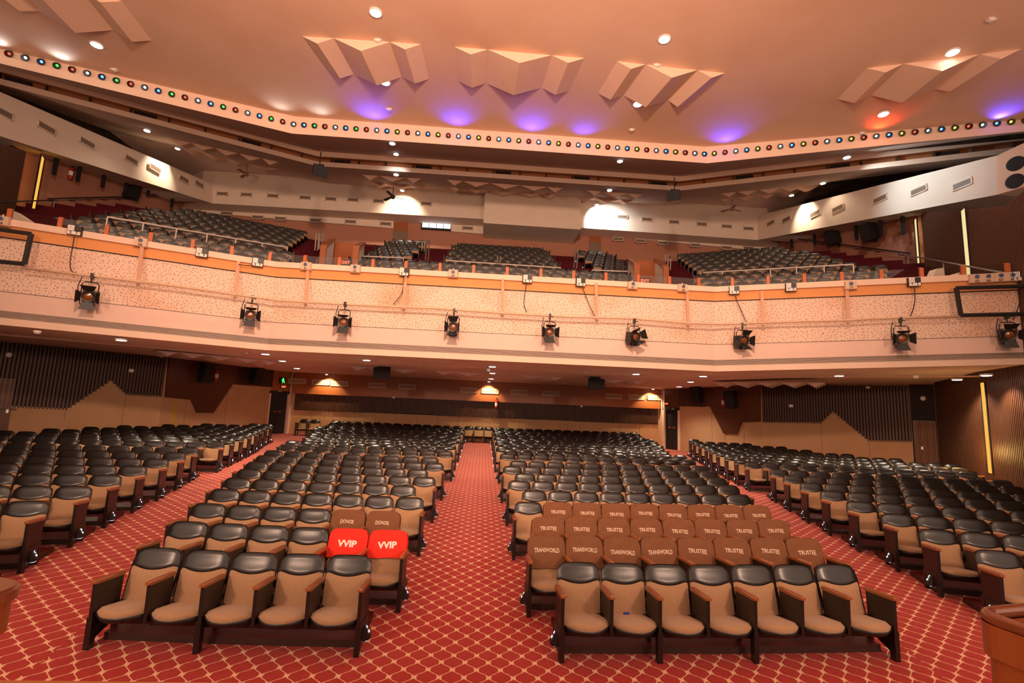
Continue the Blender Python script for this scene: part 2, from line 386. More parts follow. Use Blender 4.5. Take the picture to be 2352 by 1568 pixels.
# ------------------------------------------------------------------ lower walls
def wall_mesh(path, z0, z1):
    mb = MB()
    for a, b in zip(path[:-1], path[1:]): mb.quad((a[0], a[1], z0), (b[0], b[1], z0), (b[0], b[1], z1), (a[0], a[1], z1))
    return mb
wall_r = struct(wall_mesh(WR[2:5], -.1, SOFZ+.5), 'wall_right', 'beige', 'beige board wall under the balcony with a peaked outline')
wall_l = struct(wall_mesh(WL[2:5], -.1, SOFZ+.3), 'wall_left', 'beige', 'beige board wall under the balcony with a yellow strip')
def wall_mesh2(path, z0, zt):
    mb = MB()
    for (a, b), (ta, tb) in zip(zip(path[:-1], path[1:]), zip(zt[:-1], zt[1:])): mb.quad((a[0], a[1], z0), (b[0], b[1], z0), (b[0], b[1], tb), (a[0], a[1], ta))
    return mb
def top_line(pa, pb, path):
    A, B = atwall(pa, path[0], path[1]), atwall(pb, path[0], path[1]); L = lambda q: float(np.linalg.norm(np.array(q[:2])-np.array(path[0])))
    ua, ub = L(A), L(B); k = (B[2]-A[2])/(ub-ua); t1 = np.linalg.norm(np.array(path[1])-np.array(path[0]))
    z0_ = A[2]-k*ua; z1_ = z0_+k*t1; return [z0_, z1_, z1_, z1_]
TR = top_line((2112, 502), (2340, 468), WR[4:]); TL = top_line((60, 352), (2, 330), WL[4:])
splay_r = struct(wall_mesh2(WR[4:], -.1, TR), 'wall_right', 'slatback', 'splayed slatted wood wall with glowing strips, right of the stage')
splay_l = struct(wall_mesh2(WL[4:], -.1, TL), 'wall_left', 'slatback', 'splayed slatted wood wall with a glowing strip, left of the stage')
wall_b = struct(wall_mesh([WL[0], WR[0]], .3, SOFZ+.4), 'wall_back', 'beige', 'beige board back wall behind the last rows')
class WallF:
    """local frame of a wall stretch: s along a->b, n towards the hall"""
    def __init__(s, a, b):
        s.a, s.b = np.array(a, float), np.array(b, float); s.L = np.linalg.norm(s.b-s.a); s.t = (s.b-s.a)/s.L
        s.n = np.array([-s.t[1], s.t[0]])
        if s.n @ (np.array([0, 8.0])-s.a) < 0: s.n = -s.n
    def hit(s, px): p = atwall(px, s.a, s.b); return (p[:2]-s.a) @ s.t, p[2]
    def pt(s, u, z, d=0.0): q = s.a+s.t*u+s.n*d; return (q[0], q[1], z)
    def frame(s, mb, u=0, z=0, d=0.0): mb.frame(s.pt(u, z, d), (*s.t, 0), (*s.n, 0), (0, 0, 1)); return mb
def slats(wf, parent, u0, u1, top, bottom, step, w, d, m='slat', name='slats', skip=None):
    mb = MB(); wf.frame(mb); n = int((u1-u0)/step)
    for i in range(n):
        u = u0+(i+.5)*(u1-u0)/n; zb = bottom(u) if callable(bottom) else bottom
        if skip and skip(u): continue
        mb.bbox((u-w/2, .0, zb), (u+w/2, d, top(u) if callable(top) else top))
    o = mb.build(name, m, parent); o['kind'] = 'stuff'; return o
def interp(pts):
    xs = [p[0] for p in pts]; zs = [p[1] for p in pts]
    if xs[0] > xs[-1]: xs, zs = xs[::-1], zs[::-1]
    return lambda u: float(np.interp(u, xs, zs))
def panel_poly(wf, pts, d, name, m, parent):
    """flat board of thickness d with outline pts (u, z)"""
    mb = MB(); wf.frame(mb)
    mb.loft([(u, .002, z) for u, z in pts], [(u, d, z) for u, z in pts]); return mb.build(name, m, parent)
def c24(x, y): return (1552+x*.3444, 780+y*.3444)
def c21(x, y): return (x*.3444, 760+y*.3444)
# right: long stretch with the peaked edge
w1 = WallF(WR[3], WR[4])
edge = interp([w1.hit(c24(*p)) for p in [(575, 545), (970, 550), (1050, 475), (1285, 668), (1570, 675)]])
ue = w1.hit(c24(1572, 600))[0]
sb = MB(); w1.frame(sb); us = sorted(set(list(np.linspace(0.02, ue, 40))+[w1.hit(c24(*p))[0] for p in [(970, 550), (1050, 475), (1285, 668)]]))
for a, b in zip(us[:-1], us[1:]): sb.quad((a, .01, edge(a)), (b, .01, edge(b)), (b, .01, SOFZ+.1), (a, .01, SOFZ+.1))
sb.build('slat_backing', 'slatback', wall_r)
slats(w1, wall_r, .02, ue, SOFZ+.15, lambda u: edge(u)-.05, .10, .056, .045)
# wood door and slats over it
dz = w1.hit(c24(1660, 540))[1]
mb = MB(); w1.frame(mb); mb.bbox((ue+.02, .01, .3), (w1.L-.05, .05, SOFZ+.15)); mb.build('slat_backing', 'slatback', wall_r)
slats(w1, wall_r, ue+.05, w1.L-.03, SOFZ+.15, dz+.02, .10, .056, .045)
d3 = thing('door', 'slatted brown wooden door with a steel bolt at the end of the beige wall', 'door', w1.pt(ue+.1, .4)); d3.name = 'door_3'; d3['kind'] = 'structure'
del d3['category']
mb = MB(); w1.frame(mb); mb.bbox((ue+.06, .05, .4), (w1.L-.1, .09, dz)); mb.build('leaf', 'woodpan', d3, off=tuple(d3.location))
mb = MB(); w1.frame(mb)
for i in range(12):
    u = ue+.1+i*(w1.L-.2-ue)/12; mb.bbox((u, .09, .42), (u+.07, .115, dz-.02))
o = mb.build('slats', wood('door_slats', (.15, .055, .022), (.22, .085, .035), .6, 2, 3), d3, off=tuple(d3.location)); o['kind'] = 'stuff'
mb = MB(); w1.frame(mb); bz = w1.hit(c24(1600, 708))[1]; mb.tube([(ue+.14, .14, bz), (ue+.42, .14, bz)], .018); mb.box((ue+.28, .13, bz-.06), (.06, .03, .1)); mb.build('bolt', 'steel', d3, off=tuple(d3.location))
# right: oblique stretch with the wooden apron
w0 = WallF(WR[2], WR[3])
ap = [w0.hit(c24(*p)) for p in [(205, 443), (235, 445), (325, 625), (412, 628), (448, 550), (570, 546)]]
pts = ap+[(w0.L-.01, SOFZ+.1), (ap[0][0], SOFZ+.1)]
panel_poly(w0, pts, .09, 'wood_apron', 'woodpan', wall_r)
mb = MB(); w0.frame(mb); zb = w0.hit(c24(100, 443))[1]; mb.bbox((.0, .0, zb), (ap[0][0], .03, SOFZ+.1)); mb.build('slat_backing', 'slatback', wall_r)
slats(w0, wall_r, .0, ap[0][0], SOFZ+.12, zb-.02, .10, .056, .045)
# seams of the beige boards (shallow grooves as dark fillets)
def seam(wf, parent, pxs):
    for p, q in pxs:
        u, z = wf.hit(p); u2, z2 = wf.hit(q); mb = MB(); wf.frame(mb); mb.bbox((u-.006, 0, min(z2, z)), (u+.006, .004, max(z, z2))); mb.build('board_seam', mat('seam', (.20, .10, .05), .8) if 'seam' not in bpy.data.materials else bpy.data.materials['seam'], parent)
seam(w1, wall_r, [(c24(968, 552), c24(970, 800)), (c24(1290, 670), c24(1290, 800))])
seam(w0, wall_r, [(c24(240, 480), c24(240, 760)), (c24(328, 630), c24(330, 760)), (c24(455, 560), c24(455, 760))])
# left side
v1 = WallF(WL[3], WL[4]); v0 = WallF(WL[2], WL[3])
ledge = interp([v1.hit(c21(*p)) for p in [(1090, 432), (840, 418), (740, 325), (450, 515), (105, 500), (-300, 480)]])
us = sorted(set(list(np.linspace(.02, v1.L, 40))+[min(max(v1.hit(c21(*p))[0], .02), v1.L) for p in [(840, 418), (740, 325), (450, 515)]]))
sb = MB(); v1.frame(sb)
for a, b in zip(us[:-1], us[1:]): sb.quad((a, .01, ledge(a)), (b, .01, ledge(b)), (b, .01, SOFZ+.25), (a, .01, SOFZ+.25))
sb.build('slat_backing', 'slatback', wall_l)
slats(v1, wall_l, .02, v1.L, SOFZ+.25, lambda u: ledge(u)-.05, .10, .056, .045)
ap = [v0.hit(c21(*p)) for p in [(1560, 352), (1545, 352), (1412, 545), (1305, 543), (1268, 457), (1095, 440)]]
pts = [(u, z) for u, z in ap]+[(v0.L-.01, SOFZ+.1), (ap[0][0], SOFZ+.1)]
panel_poly(v0, pts, .09, 'wood_apron', 'woodpan', wall_l)
mb = MB(); v0.frame(mb); zb = v0.hit(c21(1680, 362))[1]; mb.bbox((0, 0, zb), (ap[0][0], .03, SOFZ+.1)); mb.build('slat_backing', 'slatback', wall_l)
slats(v0, wall_l, 0, ap[0][0], SOFZ+.12, zb-.02, .10, .056, .045)
seam(v1, wall_l, [(c21(840, 422), c21(812, 620)), (c21(440, 515), c21(425, 600))])
seam(v0, wall_l, [(c21(1245, 460), c21(1240, 620)), (c21(1520, 400), c21(1510, 620))])
u, z = v0.hit(c21(1175, 455)); mb = MB(); v0.frame(mb); mb.bbox((u-.06, 0, .5), (u+.06, .012, z)); mb.build('yellow_strip', 'yellow', wall_l)
# left side door (slatted) near the frame edge
u0, zz = v1.hit((37, 870))
d4 = thing('door_4', 'slatted brown wooden door with a steel bolt in the dark slatted wall', None, v1.pt(u0+.5, .3)); d4['kind'] = 'structure'
mb = MB(); v1.frame(mb); mb.bbox((u0, .07, .3), (min(u0+1.1, v1.L+1), .10, zz)); mb.build('leaf', 'woodpan', d4, off=tuple(d4.location))
mb = MB(); v1.frame(mb)
for i in range(9): mb.bbox((u0+.03+i*.12, .10, .32), (u0+.10+i*.12, .125, zz-.02))
o = mb.build('slats', bpy.data.materials['door_slats'], d4, off=tuple(d4.location)); o['kind'] = 'stuff'
u1_, z1_ = v1.hit((17, 938)); mb = MB(); v1.frame(mb); mb.tube([(u1_-.2, .15, z1_), (u1_+.2, .15, z1_)], .018); mb.box((u1_, .14, z1_-.08), (.06, .03, .12)); mb.build('bolt', 'steel', d4, off=tuple(d4.location))

# splayed walls: fine slats from floor to ceiling with lit slots
sr = WallF(WR[4], WR[5]); sr2 = WallF(WR[5], WR[6]); sl = WallF(WL[4], WL[5]); sl2 = WallF(WL[5], WL[6])
for wf, par, T_ in ((sr, splay_r, TR), (sr2, splay_r, TR[1:]), (sl, splay_l, TL), (sl2, splay_l, TL[1:])):
    slats(wf, par, 0, wf.L, (lambda u, T_=T_, L=wf.L: T_[0]+(T_[1]-T_[0])*u/L-.03), -.05, .095, .055, .045)
def strip(wf, parent, pa, pb, w, m, label):
    (ua, za), (ub, zb) = wf.hit(pa), wf.hit(pb); u = (ua+ub)/2
    t = thing('wall_light_strip', label, 'wall light', wf.pt(u, zb), group=None); off = tuple(t.location)
    mb = MB(); wf.frame(mb); n = max(1, int((za-zb)/1.6))
    mb.bbox((u-w/2-.05, .045, zb), (u-w/2, .08, za)); mb.bbox((u+w/2, .045, zb), (u+w/2+.05, .08, za))
    for k in range(1, n): mb.bbox((u-w/2, .05, zb+(za-zb)*k/n-.02), (u+w/2, .07, zb+(za-zb)*k/n+.02))
    mb.build('slot_frame', 'slatback', t, off=off)
    for k in range(n):
        mb = MB(); wf.frame(mb); mb.bbox((u-w/2, .04, zb+(za-zb)*k/n+.02), (u+w/2, .055, zb+(za-zb)*(k+1)/n-.02)); mb.build('diffuser_pane', m, t, off=off)
    return u, za, zb
su = strip(sr, splay_r, (2256, 878), (2288, 1090), .30, 'e_amber', 'tall amber light slot in the slatted wall beside the wooden door')
strip(sr, splay_r, (2106, 502), (2118, 640), .30, 'e_pale', 'pale lit slot in the slatted wall next to the stained pink plaster')
strip(sr, splay_r, (2210, 485), (2240, 640), .34, 'e_pale', 'pale lit slot between two slatted wood panels above the balcony rail')
strip(sl, splay_l, (97, 362), (62, 505), .34, 'e_amber', 'amber lit slot in the slatted wall beside the plain pink plaster')

# ------------------------------------------------------------------ back wall under the balcony: slatted frieze and orange wood band
bw = WallF(WL[0], WR[0])
zt0 = [bw.hit(p) for p in [(662, 902), (1520, 938)]]; zt1 = [bw.hit(p) for p in [(662, 938), (1520, 978)]]
zA = (zt0[0][1]+zt0[1][1])/2; zB = (zt1[0][1]+zt1[1][1])/2
mb = MB(); bw.frame(mb); mb.bbox((.15, .0, zB+.02), (bw.L-.1, .03, zA+.05)); mb.build('slat_backing', 'slatback', wall_b)
rz = random.Random(3); steps = {}
def bot(u):
    k = int(u/1.9)
    if k not in steps: steps[k] = rz.choice([0, .0, .04, .06])
    return zB+steps[k]
slats(bw, wall_b, .2, bw.L-.15, zA, bot, .085, .05, .10)
mb = MB(); bw.frame(mb); mb.bbox((.1, 0, zA-.02), (bw.L-.05, .28, SOFZ+.1)); ob_ = mb.build('wood_band', 'oakband', wall_b)
for i in range(1, 18):
    u = i*bw.L/18; mb = MB(); bw.frame(mb); mb.bbox((u-.006, 0, .6), (u+.006, .004, zB)); mb.build('board_seam', bpy.data.materials['seam'], wall_b)
# doors in the back corners
def back_door(nm, a, b, label, ztop):
    wf = WallF(a, b); fz = floor_z(*a)
    t = thing(nm, label, None, wf.pt(wf.L/2, fz)); t['kind'] = 'structure'; off = tuple(t.location)
    mb = MB(); wf.frame(mb); mb.bbox((0, -.12, fz), (wf.L, -.08, ztop)); mb.build('leaf', 'doorblk', t, off=off)
    mb = MB(); wf.frame(mb); mb.bbox((wf.L/2-.008, -.09, fz), (wf.L/2+.008, -.07, ztop)); mb.build('meeting_stile', 'blackm', t, off=off)
    mb = MB(); wf.frame(mb); mb.bbox((-.12, -.1, ztop), (wf.L+.12, .05, ztop+.14)); mb.build('lintel', 'black', t, off=off)
    for s in (-1, 1):
        mb = MB(); wf.frame(mb); mb.box((wf.L/2+s*.12, -.06, fz+1.15), (.14, .05, .09)); mb.build('push_plate', mat('push_plate', (.30, .06, .02), .4) if 'push_plate' not in bpy.data.materials else bpy.data.materials['push_plate'], t, off=off)
    mb = MB(); wf.frame(mb)
    mb.bbox((-.14, -.12, fz), (0, .03, ztop)); mb.bbox((wf.L, -.12, fz), (wf.L+.14, .03, ztop)); mb.build('jamb', 'cream', t, off=off)
    mb = MB(); wf.frame(mb); mb.bbox((-.15, -.14, ztop+.14), (wf.L+.15, .02, SOFZ+.1)); mb.build('over_panel', 'woodpan' if a[0] > 0 else 'oakband', t, off=off)
    return t, wf, fz
zd = aty((1545, 942), 26.1)[2]
dR, dwf, dfz = back_door('door_1', WR[1], WR[2], 'black double door with two wooden push plates in the back corner', zd)
dL, dwl, dlz = back_door('door_2', WL[2], WL[1], 'black door under a green exit sign in the back corner', zd)
mb = MB(); mb.bbox((WR[0][0], 26.3, .5), (WR[0][0]+.05, BACKY, SOFZ)); mb.bbox((WL[0][0]-.05, 26.7, .5), (WL[0][0], BACKY, SOFZ)); struct(mb, 'trim_1', 'cream')

# ------------------------------------------------------------------ balcony front
def ring(path, zs): return [(p[0], p[1], z) for p, z in zip(path, zs)]
ZP = [6.72, 6.55, 6.26, 4.86, 4.37, 4.18]
def zlev(k): # fascia levels follow the lower edge of the wings
    if k < 3: return [ZP[k]]*4
    f = (6.26-ZP[k])/(6.26-4.0); return [6.26-(6.26-parbot(i))*f for i in range(4)]
bot_ = [parbot(i) for i in range(4)]
def fascia(name, m, ztop, zbot, d, thick, uv=False, label=None):
    a = offset_path(PAR, d); b = offset_path(PAR, d+thick); mb = MB()
    if uv: mb.uv = []
    s = 0
    for i in range(3):
        q = [(*a[i], ztop[i]), (*a[i+1], ztop[i+1]), (*a[i+1], zbot[i+1]), (*a[i], zbot[i])][::-1]
        mb.quad(*q); L = np.linalg.norm(a[i+1]-a[i])
        if uv: mb.uv.append([(s, zbot[i]), (s+L, zbot[i+1]), (s+L, ztop[i+1]), (s, ztop[i])]); 
        s += L
    if not uv:
        sweep(mb, ring(a, ztop), ring(b, ztop)); sweep(mb, ring(b, zbot), ring(a, zbot)); sweep(mb, ring(b, ztop), ring(b, zbot))
    return mb.build(name, m, bal)
bal = bpy.data.objects.new('balcony_front', None); COL.objects.link(bal); tag(bal, 'long bent balcony front with an orange band over perforated board', None, kind='structure')
fascia('cap_moulding', 'cream', zlev(0), zlev(1), -.10, .34)
fascia('orange_band', 'orange', zlev(1), zlev(2), 0, .1)
fascia('perforated_board', 'perf', zlev(2), zlev(3), .02, .1, uv=True)
fascia('shadow_gap', 'slatback', [z+.012 for z in zlev(2)], [z-.012 for z in zlev(2)], -.004, .03)
fascia('shadow_gap', 'riser', [z+.006 for z in zlev(3)], [z-.006 for z in zlev(3)], .012, .03)
fascia('smooth_fascia', 'smooth', zlev(3), zlev(4), .02, .1)
fascia('louvre_recess', 'slatback', zlev(4), zlev(5), .07, .1)
for k in range(6):
    f0, f1 = k/6, (k+.62)/6; a, b = zlev(4), zlev(5)
    fascia('louvre_blade', 'louvre', [x+(y-x)*f0 for x, y in zip(a, b)], [x+(y-x)*f1 for x, y in zip(a, b)], .03, .03)
fascia('lower_lip', 'cream', zlev(5), bot_, -.03, .22)
# soffit under the balcony
mb = MB(); fr = ring(offset_path(PAR, .1), bot_)
lw = [(-22, 12.0, 4.16), (-12.75, 24.0, 4.05), (12.72, 24.0, 4.05), (22, 12.0, 4.3)]
mb.quad(fr[0], fr[1], (-6.5, 27.3, SOFZ+.02), (-14, 27.3, SOFZ+.05), (-22, 17, 4.15)); mb.quad(fr[1], fr[2], (7.3, 27.3, SOFZ-.02), (-6.5, 27.3, SOFZ+.02)); mb.quad(fr[2], fr[3], (22, 17, 4.2), (14, 27.3, SOFZ-.02), (7.3, 27.3, SOFZ-.02))
struct(mb, 'ceiling', 'soffit', 'low plaster ceiling under the balcony with downlights')
mb = MB(); a, b = offset_path(PAR, 2.6), offset_path(PAR, 2.66)
sweep(mb, ring(a, [3.97+(z-4)*.6 for z in bot_]), ring(b, [3.97+(z-4)*.6 for z in bot_])); sweep(mb, ring(a, [4.02+(z-4)*.6 for z in bot_]), ring(a, [3.97+(z-4)*.6 for z in bot_])); struct(mb, 'trim_2', 'cream')

# ------------------------------------------------------------------ balcony seating steps
def bz(d): return 5.66+.47*d          # floor height by distance behind the front
NROW = 13
mb = MB()
for k in range(NROW):
    d0, d1 = .25+k*.95, .25+(k+1)*.95; z = bz(d0+.3); zp = bz(d0+.3-.95) if k else 5.6
    A, B = offset_path(PAR, d0), offset_path(PAR, d1)
    def clip(P):
        P = [np.array(p) for p in P]
        for e, q in ((0, 1), (3, 2)):
            lim = -17.55 if e == 0 else 17.55
            if abs(P[e][0]) > abs(lim):
                t = (lim-P[q][0])/(P[e][0]-P[q][0]); P[e] = P[q]+(P[e]-P[q])*t
        return P
    A, B = clip(A), clip(B)
    sweep(mb, ring(A, [z]*4), ring(B, [z]*4)); sweep(mb, ring(A, [zp]*4), ring(A, [z]*4))
struct(mb, 'balcony_steps', 'maroon', 'maroon carpeted steps of the balcony')
# inner face of the parapet
mb = MB(); a = offset_path(PAR, .24); sweep(mb, ring(a, [5.5]*4), ring(a, [6.6]*4)); mb.build('inner_face', 'cream', bal)

# ------------------------------------------------------------------ upper walls
UY = 27.8
mb = MB(); mb.quad((-18.5, UY, 6), (18.5, UY, 6), (18.5, UY, 16), (-18.5, UY, 16)); wall_u = struct(mb, 'wall_back', 'pinkw', 'pink plaster back wall of the balcony')
mb = MB(); mb.quad((17.45, UY, 5), (17.45, 17.9, 5), (17.45, 17.9, 11.1), (17.45, UY, 13.5)); pr = struct(mb, 'wall_right', 'pinks', 'pink balcony wall with peeling dark stains')
mb = MB(); mb.quad((-17.45, UY, 5), (-17.45, 17.6, 5), (-17.45, 17.6, 11.3), (-17.45, UY, 13.5)); pl_ = struct(mb, 'wall_left', 'pinkw', 'plain pink balcony wall with a handrail')
mb = MB(); mb.quad((17.45, 17.9, 5), (17.15, 17.6, 5), (17.15, 17.6, 11.0), (17.45, 17.9, 11.1)); mb.quad((-17.45, 17.6, 5), (-16.3, 17.0, 5), (-16.3, 17.0, 10.7), (-17.45, 17.6, 11.3)); struct(mb, 'trim_14', 'woodpan', 'dark timber reveals beside the lit slots')
# bulkheads
def boxpoly(plan, zs0, zs1, name, m, label=None):
    """closed box from a plan polygon with per-vertex bottom / top heights"""
    mb = MB(); mb.loft([(p[0], p[1], z) for p, z in zip(plan, zs0)], [(p[0], p[1], z) for p, z in zip(plan, zs1)]); return struct(mb, name, m, label)
YB = 26.5
def xat(px, y): return aty(px, y)[0]
b1 = [aty(p, YB) for p in [(489, 427), (1112, 458), (1112, 503), (488, 467)]]
boxpoly([(b1[0][0]-.6, YB), (b1[1][0]+.3, YB), (b1[1][0]+.3, UY), (b1[0][0]-2.4, UY)], [b1[3][2], b1[2][2], b1[2][2], b1[3][2]], [15.2]*4, 'trim_3', 'whiteb', 'white bulkhead with air grilles over the balcony, beside the ceiling fan')
b2 = [aty(p, YB) for p in [(1335, 470), (1740, 499), (1740, 551), (1335, 523)]]
boxpoly([(b2[0][0]-.3, YB), (b2[1][0]+.6, YB), (b2[1][0]+2.2, UY), (b2[0][0]-.3, UY)], [b2[3][2], b2[2][2], b2[2][2], b2[3][2]], [15.2]*4, 'trim_4', 'whiteb', 'white bulkhead with air grilles over the balcony, beside the brightly lit bay')
b3 = [aty(p, 25.4) for p in [(1113, 459), (1335, 471), (1335, 527), (1113, 512)]]
boxpoly([(b3[0][0], 25.4), (b3[1][0], 25.4), (b3[1][0], UY), (b3[0][0], UY)], [b3[3][2], b3[2][2], b3[2][2], b3[3][2]], [15.2]*4, 'trim_5', 'whiteb', 'plain white projecting box in the middle of the back bulkhead')
# side bulkheads: slope down towards the stage
def atx(p, x): w = ray(*p); t = x/w[0]; return np.array([x, w[1]*t, H+w[2]*t])
XB = 16.9
rb = [atx((2290, 447), XB), atx((2290, 357), XB), b2[2], b2[1]]
def side_bulk(f_bot, f_top, r_bot, r_top, sgn, name, label):
    mb = MB(); o = 4.5*sgn
    A = [f_bot, f_top, f_top+np.array([o, 0, 0]), f_bot+np.array([o, 0, 0])]; B = [r_bot, r_top, r_top+np.array([o+sgn*1.2, 0, 0]), r_bot+np.array([o+sgn*1.2, 0, 0])]
    mb.loft([tuple(p) for p in A], [tuple(p) for p in B]); return struct(mb, name, 'whiteb', label)
side_bulk(rb[0], rb[1], b2[2], b2[1]+np.array([0, 0, .1]), 1, 'trim_6', 'white sloping side bulkhead ending in a box with two round ports')
lb0, lb1 = atx((-140, 268), -XB), atx((-140, 150), -XB)
side_bulk(lb0, lb1, b1[3], b1[0]+np.array([0, 0, .1]), -1, 'trim_7', 'white sloping side bulkhead above the plain pink wall')
# box with ports at the end of the right bulkhead
e0, e1 = rb[0], rb[1]; fw = np.array([.35, -.94, 0.0])
q0 = e0+fw*1.6; q0[2] = e0[2]-.0; q1 = e1+fw*1.6; q1[2] = e1[2]+.25
mb = MB(); mb.loft([tuple(e0), tuple(e1), tuple(e1+np.array([1.2, 0, 0])), tuple(e0+np.array([1.2, 0, 0]))], [tuple(q0), tuple(q1), tuple(q1+np.array([1.2, 0, 0])), tuple(q0+np.array([1.2, 0, 0]))])
pb = struct(mb, 'trim_8', 'cream', 'cream box with two round black ports')
for px in [(2334, 376), (2332, 416)]:
    c = atwall(px, e0[:2], q0[:2]); nrm = np.array([-.94, -.35, 0]); tt = np.array([.35, -.94, 0])
    mb = MB(); mb.frame(c+nrm*.02, tt, (0, 0, 1), nrm); mb.lathe([(.24, -.02), (.24, .02), (.2, .03)], 20); mb.build('port_hole', 'blackm', pb)
# lower white band on the back wall
for k, (tl, tr, br, bl) in enumerate([((415, 462), (904, 500), (904, 524), (415, 484)), ((1036, 512), (1112, 520), (1112, 537), (1036, 531)), ((1381, 525), (1796, 562), (1796, 580), (1381, 540))]):
    P = [aty(p, 27.62) for p in (tl, tr, br, bl)]; mb = MB(); mb.loft([tuple(p) for p in P], [(p[0], UY, p[2]) for p in P]); mb.build('white_band', 'whiteb', wall_u)
# upper doors and clerestory window
for n, (l, t, r, b) in enumerate([(905, 511, 931, 592), (1354, 538, 1379, 606)]):
    A, B = aty((l, t), 27.74), aty((r, b), 27.74)
    t_ = thing('door_%d' % (5+n), ['grey door under the white band beside the clerestory window', 'grey door beside the brightly lit bulkhead bay'][n], None, (A[0], 27.7, B[2]-.5)); t_['kind'] = 'structure'; off = tuple(t_.location)
    mb = MB(); mb.bbox((A[0], 27.7, B[2]-.6), (B[0], 27.76, A[2]-.5)); mb.build('leaf', 'greydoor', t_, off=off)
    mb = MB(); mb.bbox((A[0], 27.7, A[2]-.5), (B[0], 27.77, A[2]+.05)); mb.build('transom', 'oakband', t_, off=off)
A, B = aty((970, 511), 27.7), aty((1035, 526), 27.7)
w_ = thing('window_1', 'narrow clerestory window with white daylight panes', None, (A[0], 27.7, B[2])); w_['kind'] = 'structure'; off = tuple(w_.location)
mb = MB(); mb.bbox((A[0]-.05, 27.66, B[2]-.1), (B[0]+.05, 27.8, A[2]+.1)); mb.build('window_frame', 'slatback', w_, off=off)
for k in range(4):
    wd = (B[0]-A[0])/4; mb = MB(); mb.bbox((A[0]+k*wd+.02, 27.63, B[2]), (A[0]+(k+1)*wd-.02, 27.67, A[2])); mb.build('pane', 'e_win', w_, off=off)

# ------------------------------------------------------------------ ceilings
ZC = 12.78
COVE = [(-17.5, 13.2), (-7.3, 17.0), (8.05, 17.0), (18.6, 13.05)]
mb = MB(); a = COVE
def cz(x, y): return ZC-.035*max(0, abs(x-.2)-7.6)+.012*(17-y)
rowsA = [(p[0], p[1], cz(*p)) for p in a]; rowsB = [(-14.0, 1.0, cz(-14, 1)), (-5.3, 1.0, cz(-5.3, 1)), (5.7, 1.0, cz(5.7, 1)), (14.4, 1.0, cz(14.4, 1))]
sweep(mb, rowsA, rowsB); mb.quad((-17.5, 13.2, cz(-17.5, 13.2)), (-14, 1, cz(-14, 1)), (-24, 1, 12.3), (-24, 13.2, 12.3)); mb.quad((18.6, 13.05, cz(18.6, 13)), (14.4, 1, cz(14.4, 1)), (25, 1, 12.3), (25, 13.05, 12.3))
struct(mb, 'ceiling', 'plaster', 'peach main ceiling with folded plaster prisms')
LEDGE = 12.04
def topcove(p): return cz(*p)
mb = MB(); sweep(mb, [(p[0], p[1], topcove(p)) for p in COVE], [(p[0], p[1], LEDGE+.25) for p in COVE])
fr_ = offset_path(COVE, -.12)
sweep(mb, [(p[0], p[1], LEDGE+.25) for p in COVE], [(p[0], p[1], LEDGE+.25) for p in fr_]); sweep(mb, [(p[0], p[1], LEDGE+.25) for p in fr_], [(p[0], p[1], LEDGE) for p in fr_])
struct(mb, 'trim_9', 'cream', 'cream cove ledge carrying the coloured lamps')
LIP = [(-18.6, 15.55), (-7.75, 20.75), (8.55, 20.75), (20.2, 15.5)]
zlv = [aty((1180, q), 20.75)[2] for q in (378.7, 390.0, 401.5, 411.7)]; zlipb = zlv[3]; ztf = zlv[0]
mb = MB(); bk = [(p[0], p[1], ztf) for p in LIP]; sweep(mb, [(p[0], p[1], LEDGE) for p in fr_], bk); struct(mb, 'ceiling', 'plaster_d', 'dark plaster strip between the cove ledge and the slotted band')
mb = MB()
zs = zlv
sweep(mb, bk, [(p[0], p[1], zs[1]) for p in LIP]); sweep(mb, [(p[0], p[1], zs[2]) for p in LIP], [(p[0], p[1], zs[3]) for p in LIP])
fb = struct(mb, 'trim_10', 'cream', 'cream fascia above the balcony with a dark slot')
mb = MB(); b_ = offset_path(LIP, .25); sweep(mb, ring(b_, [zs[1]]*4), ring(b_, [zs[2]]*4)); sweep(mb, ring(LIP, [zs[2]]*4), ring(b_, [zs[2]]*4)); sweep(mb, ring(b_, [zs[1]]*4), ring(LIP, [zs[1]]*4)); mb.build('wood_slot', wood('slot_wood', (.34, .12, .04), (.42, .16, .06), .6, 0, 2), fb)
for k in range(34):
    p, t = along(LIP, .6+k*1.2); mb = MB(); mb.frame((p[0], p[1], zs[2]), (*t, 0), (-t[1], t[0], 0), (0, 0, 1)); mb.bbox((-.02, .08, .0), (.02, .24, zs[1]-zs[2])); mb.build('slot_rib', 'riser', fb)
    if k % 3 == 1:
        mb = MB(); mb.frame((p[0], p[1], zs[2]), (*t, 0), (-t[1], t[0], 0), (0, 0, 1)); mb.bbox((.1, .15, .04), (.8, .22, .23)); mb.build('slot_grille', 'slatback', fb)
RS = .322
def rear_d(x, y):
    best = y-LIP[1][1]
    for a, b, cond in ((LIP[0], LIP[1], x < LIP[1][0]), (LIP[2], LIP[3], x > LIP[2][0])):
        if cond:
            a, b = np.array(a, float), np.array(b, float); t = (b-a)/np.linalg.norm(b-a); n = np.array([-t[1], t[0]]); best = min(best+99, (np.array([x, y])-a) @ n)
    return best
def rear_z(x, y): return zlipb+RS*max(0, min(6.5, rear_d(x, y)))
def atrear(px):
    w = ray(*px); t = (13.0-H)/w[2]
    for _ in range(40):
        z = rear_z(w[0]*t, w[1]*t); t = .5*t+.5*(z-H)/w[2]
    return np.array([w[0]*t, w[1]*t, rear_z(w[0]*t, w[1]*t)])
mb = MB(); e2 = offset_path(LIP, 6.5); e2 = [np.array(p) for p in e2]
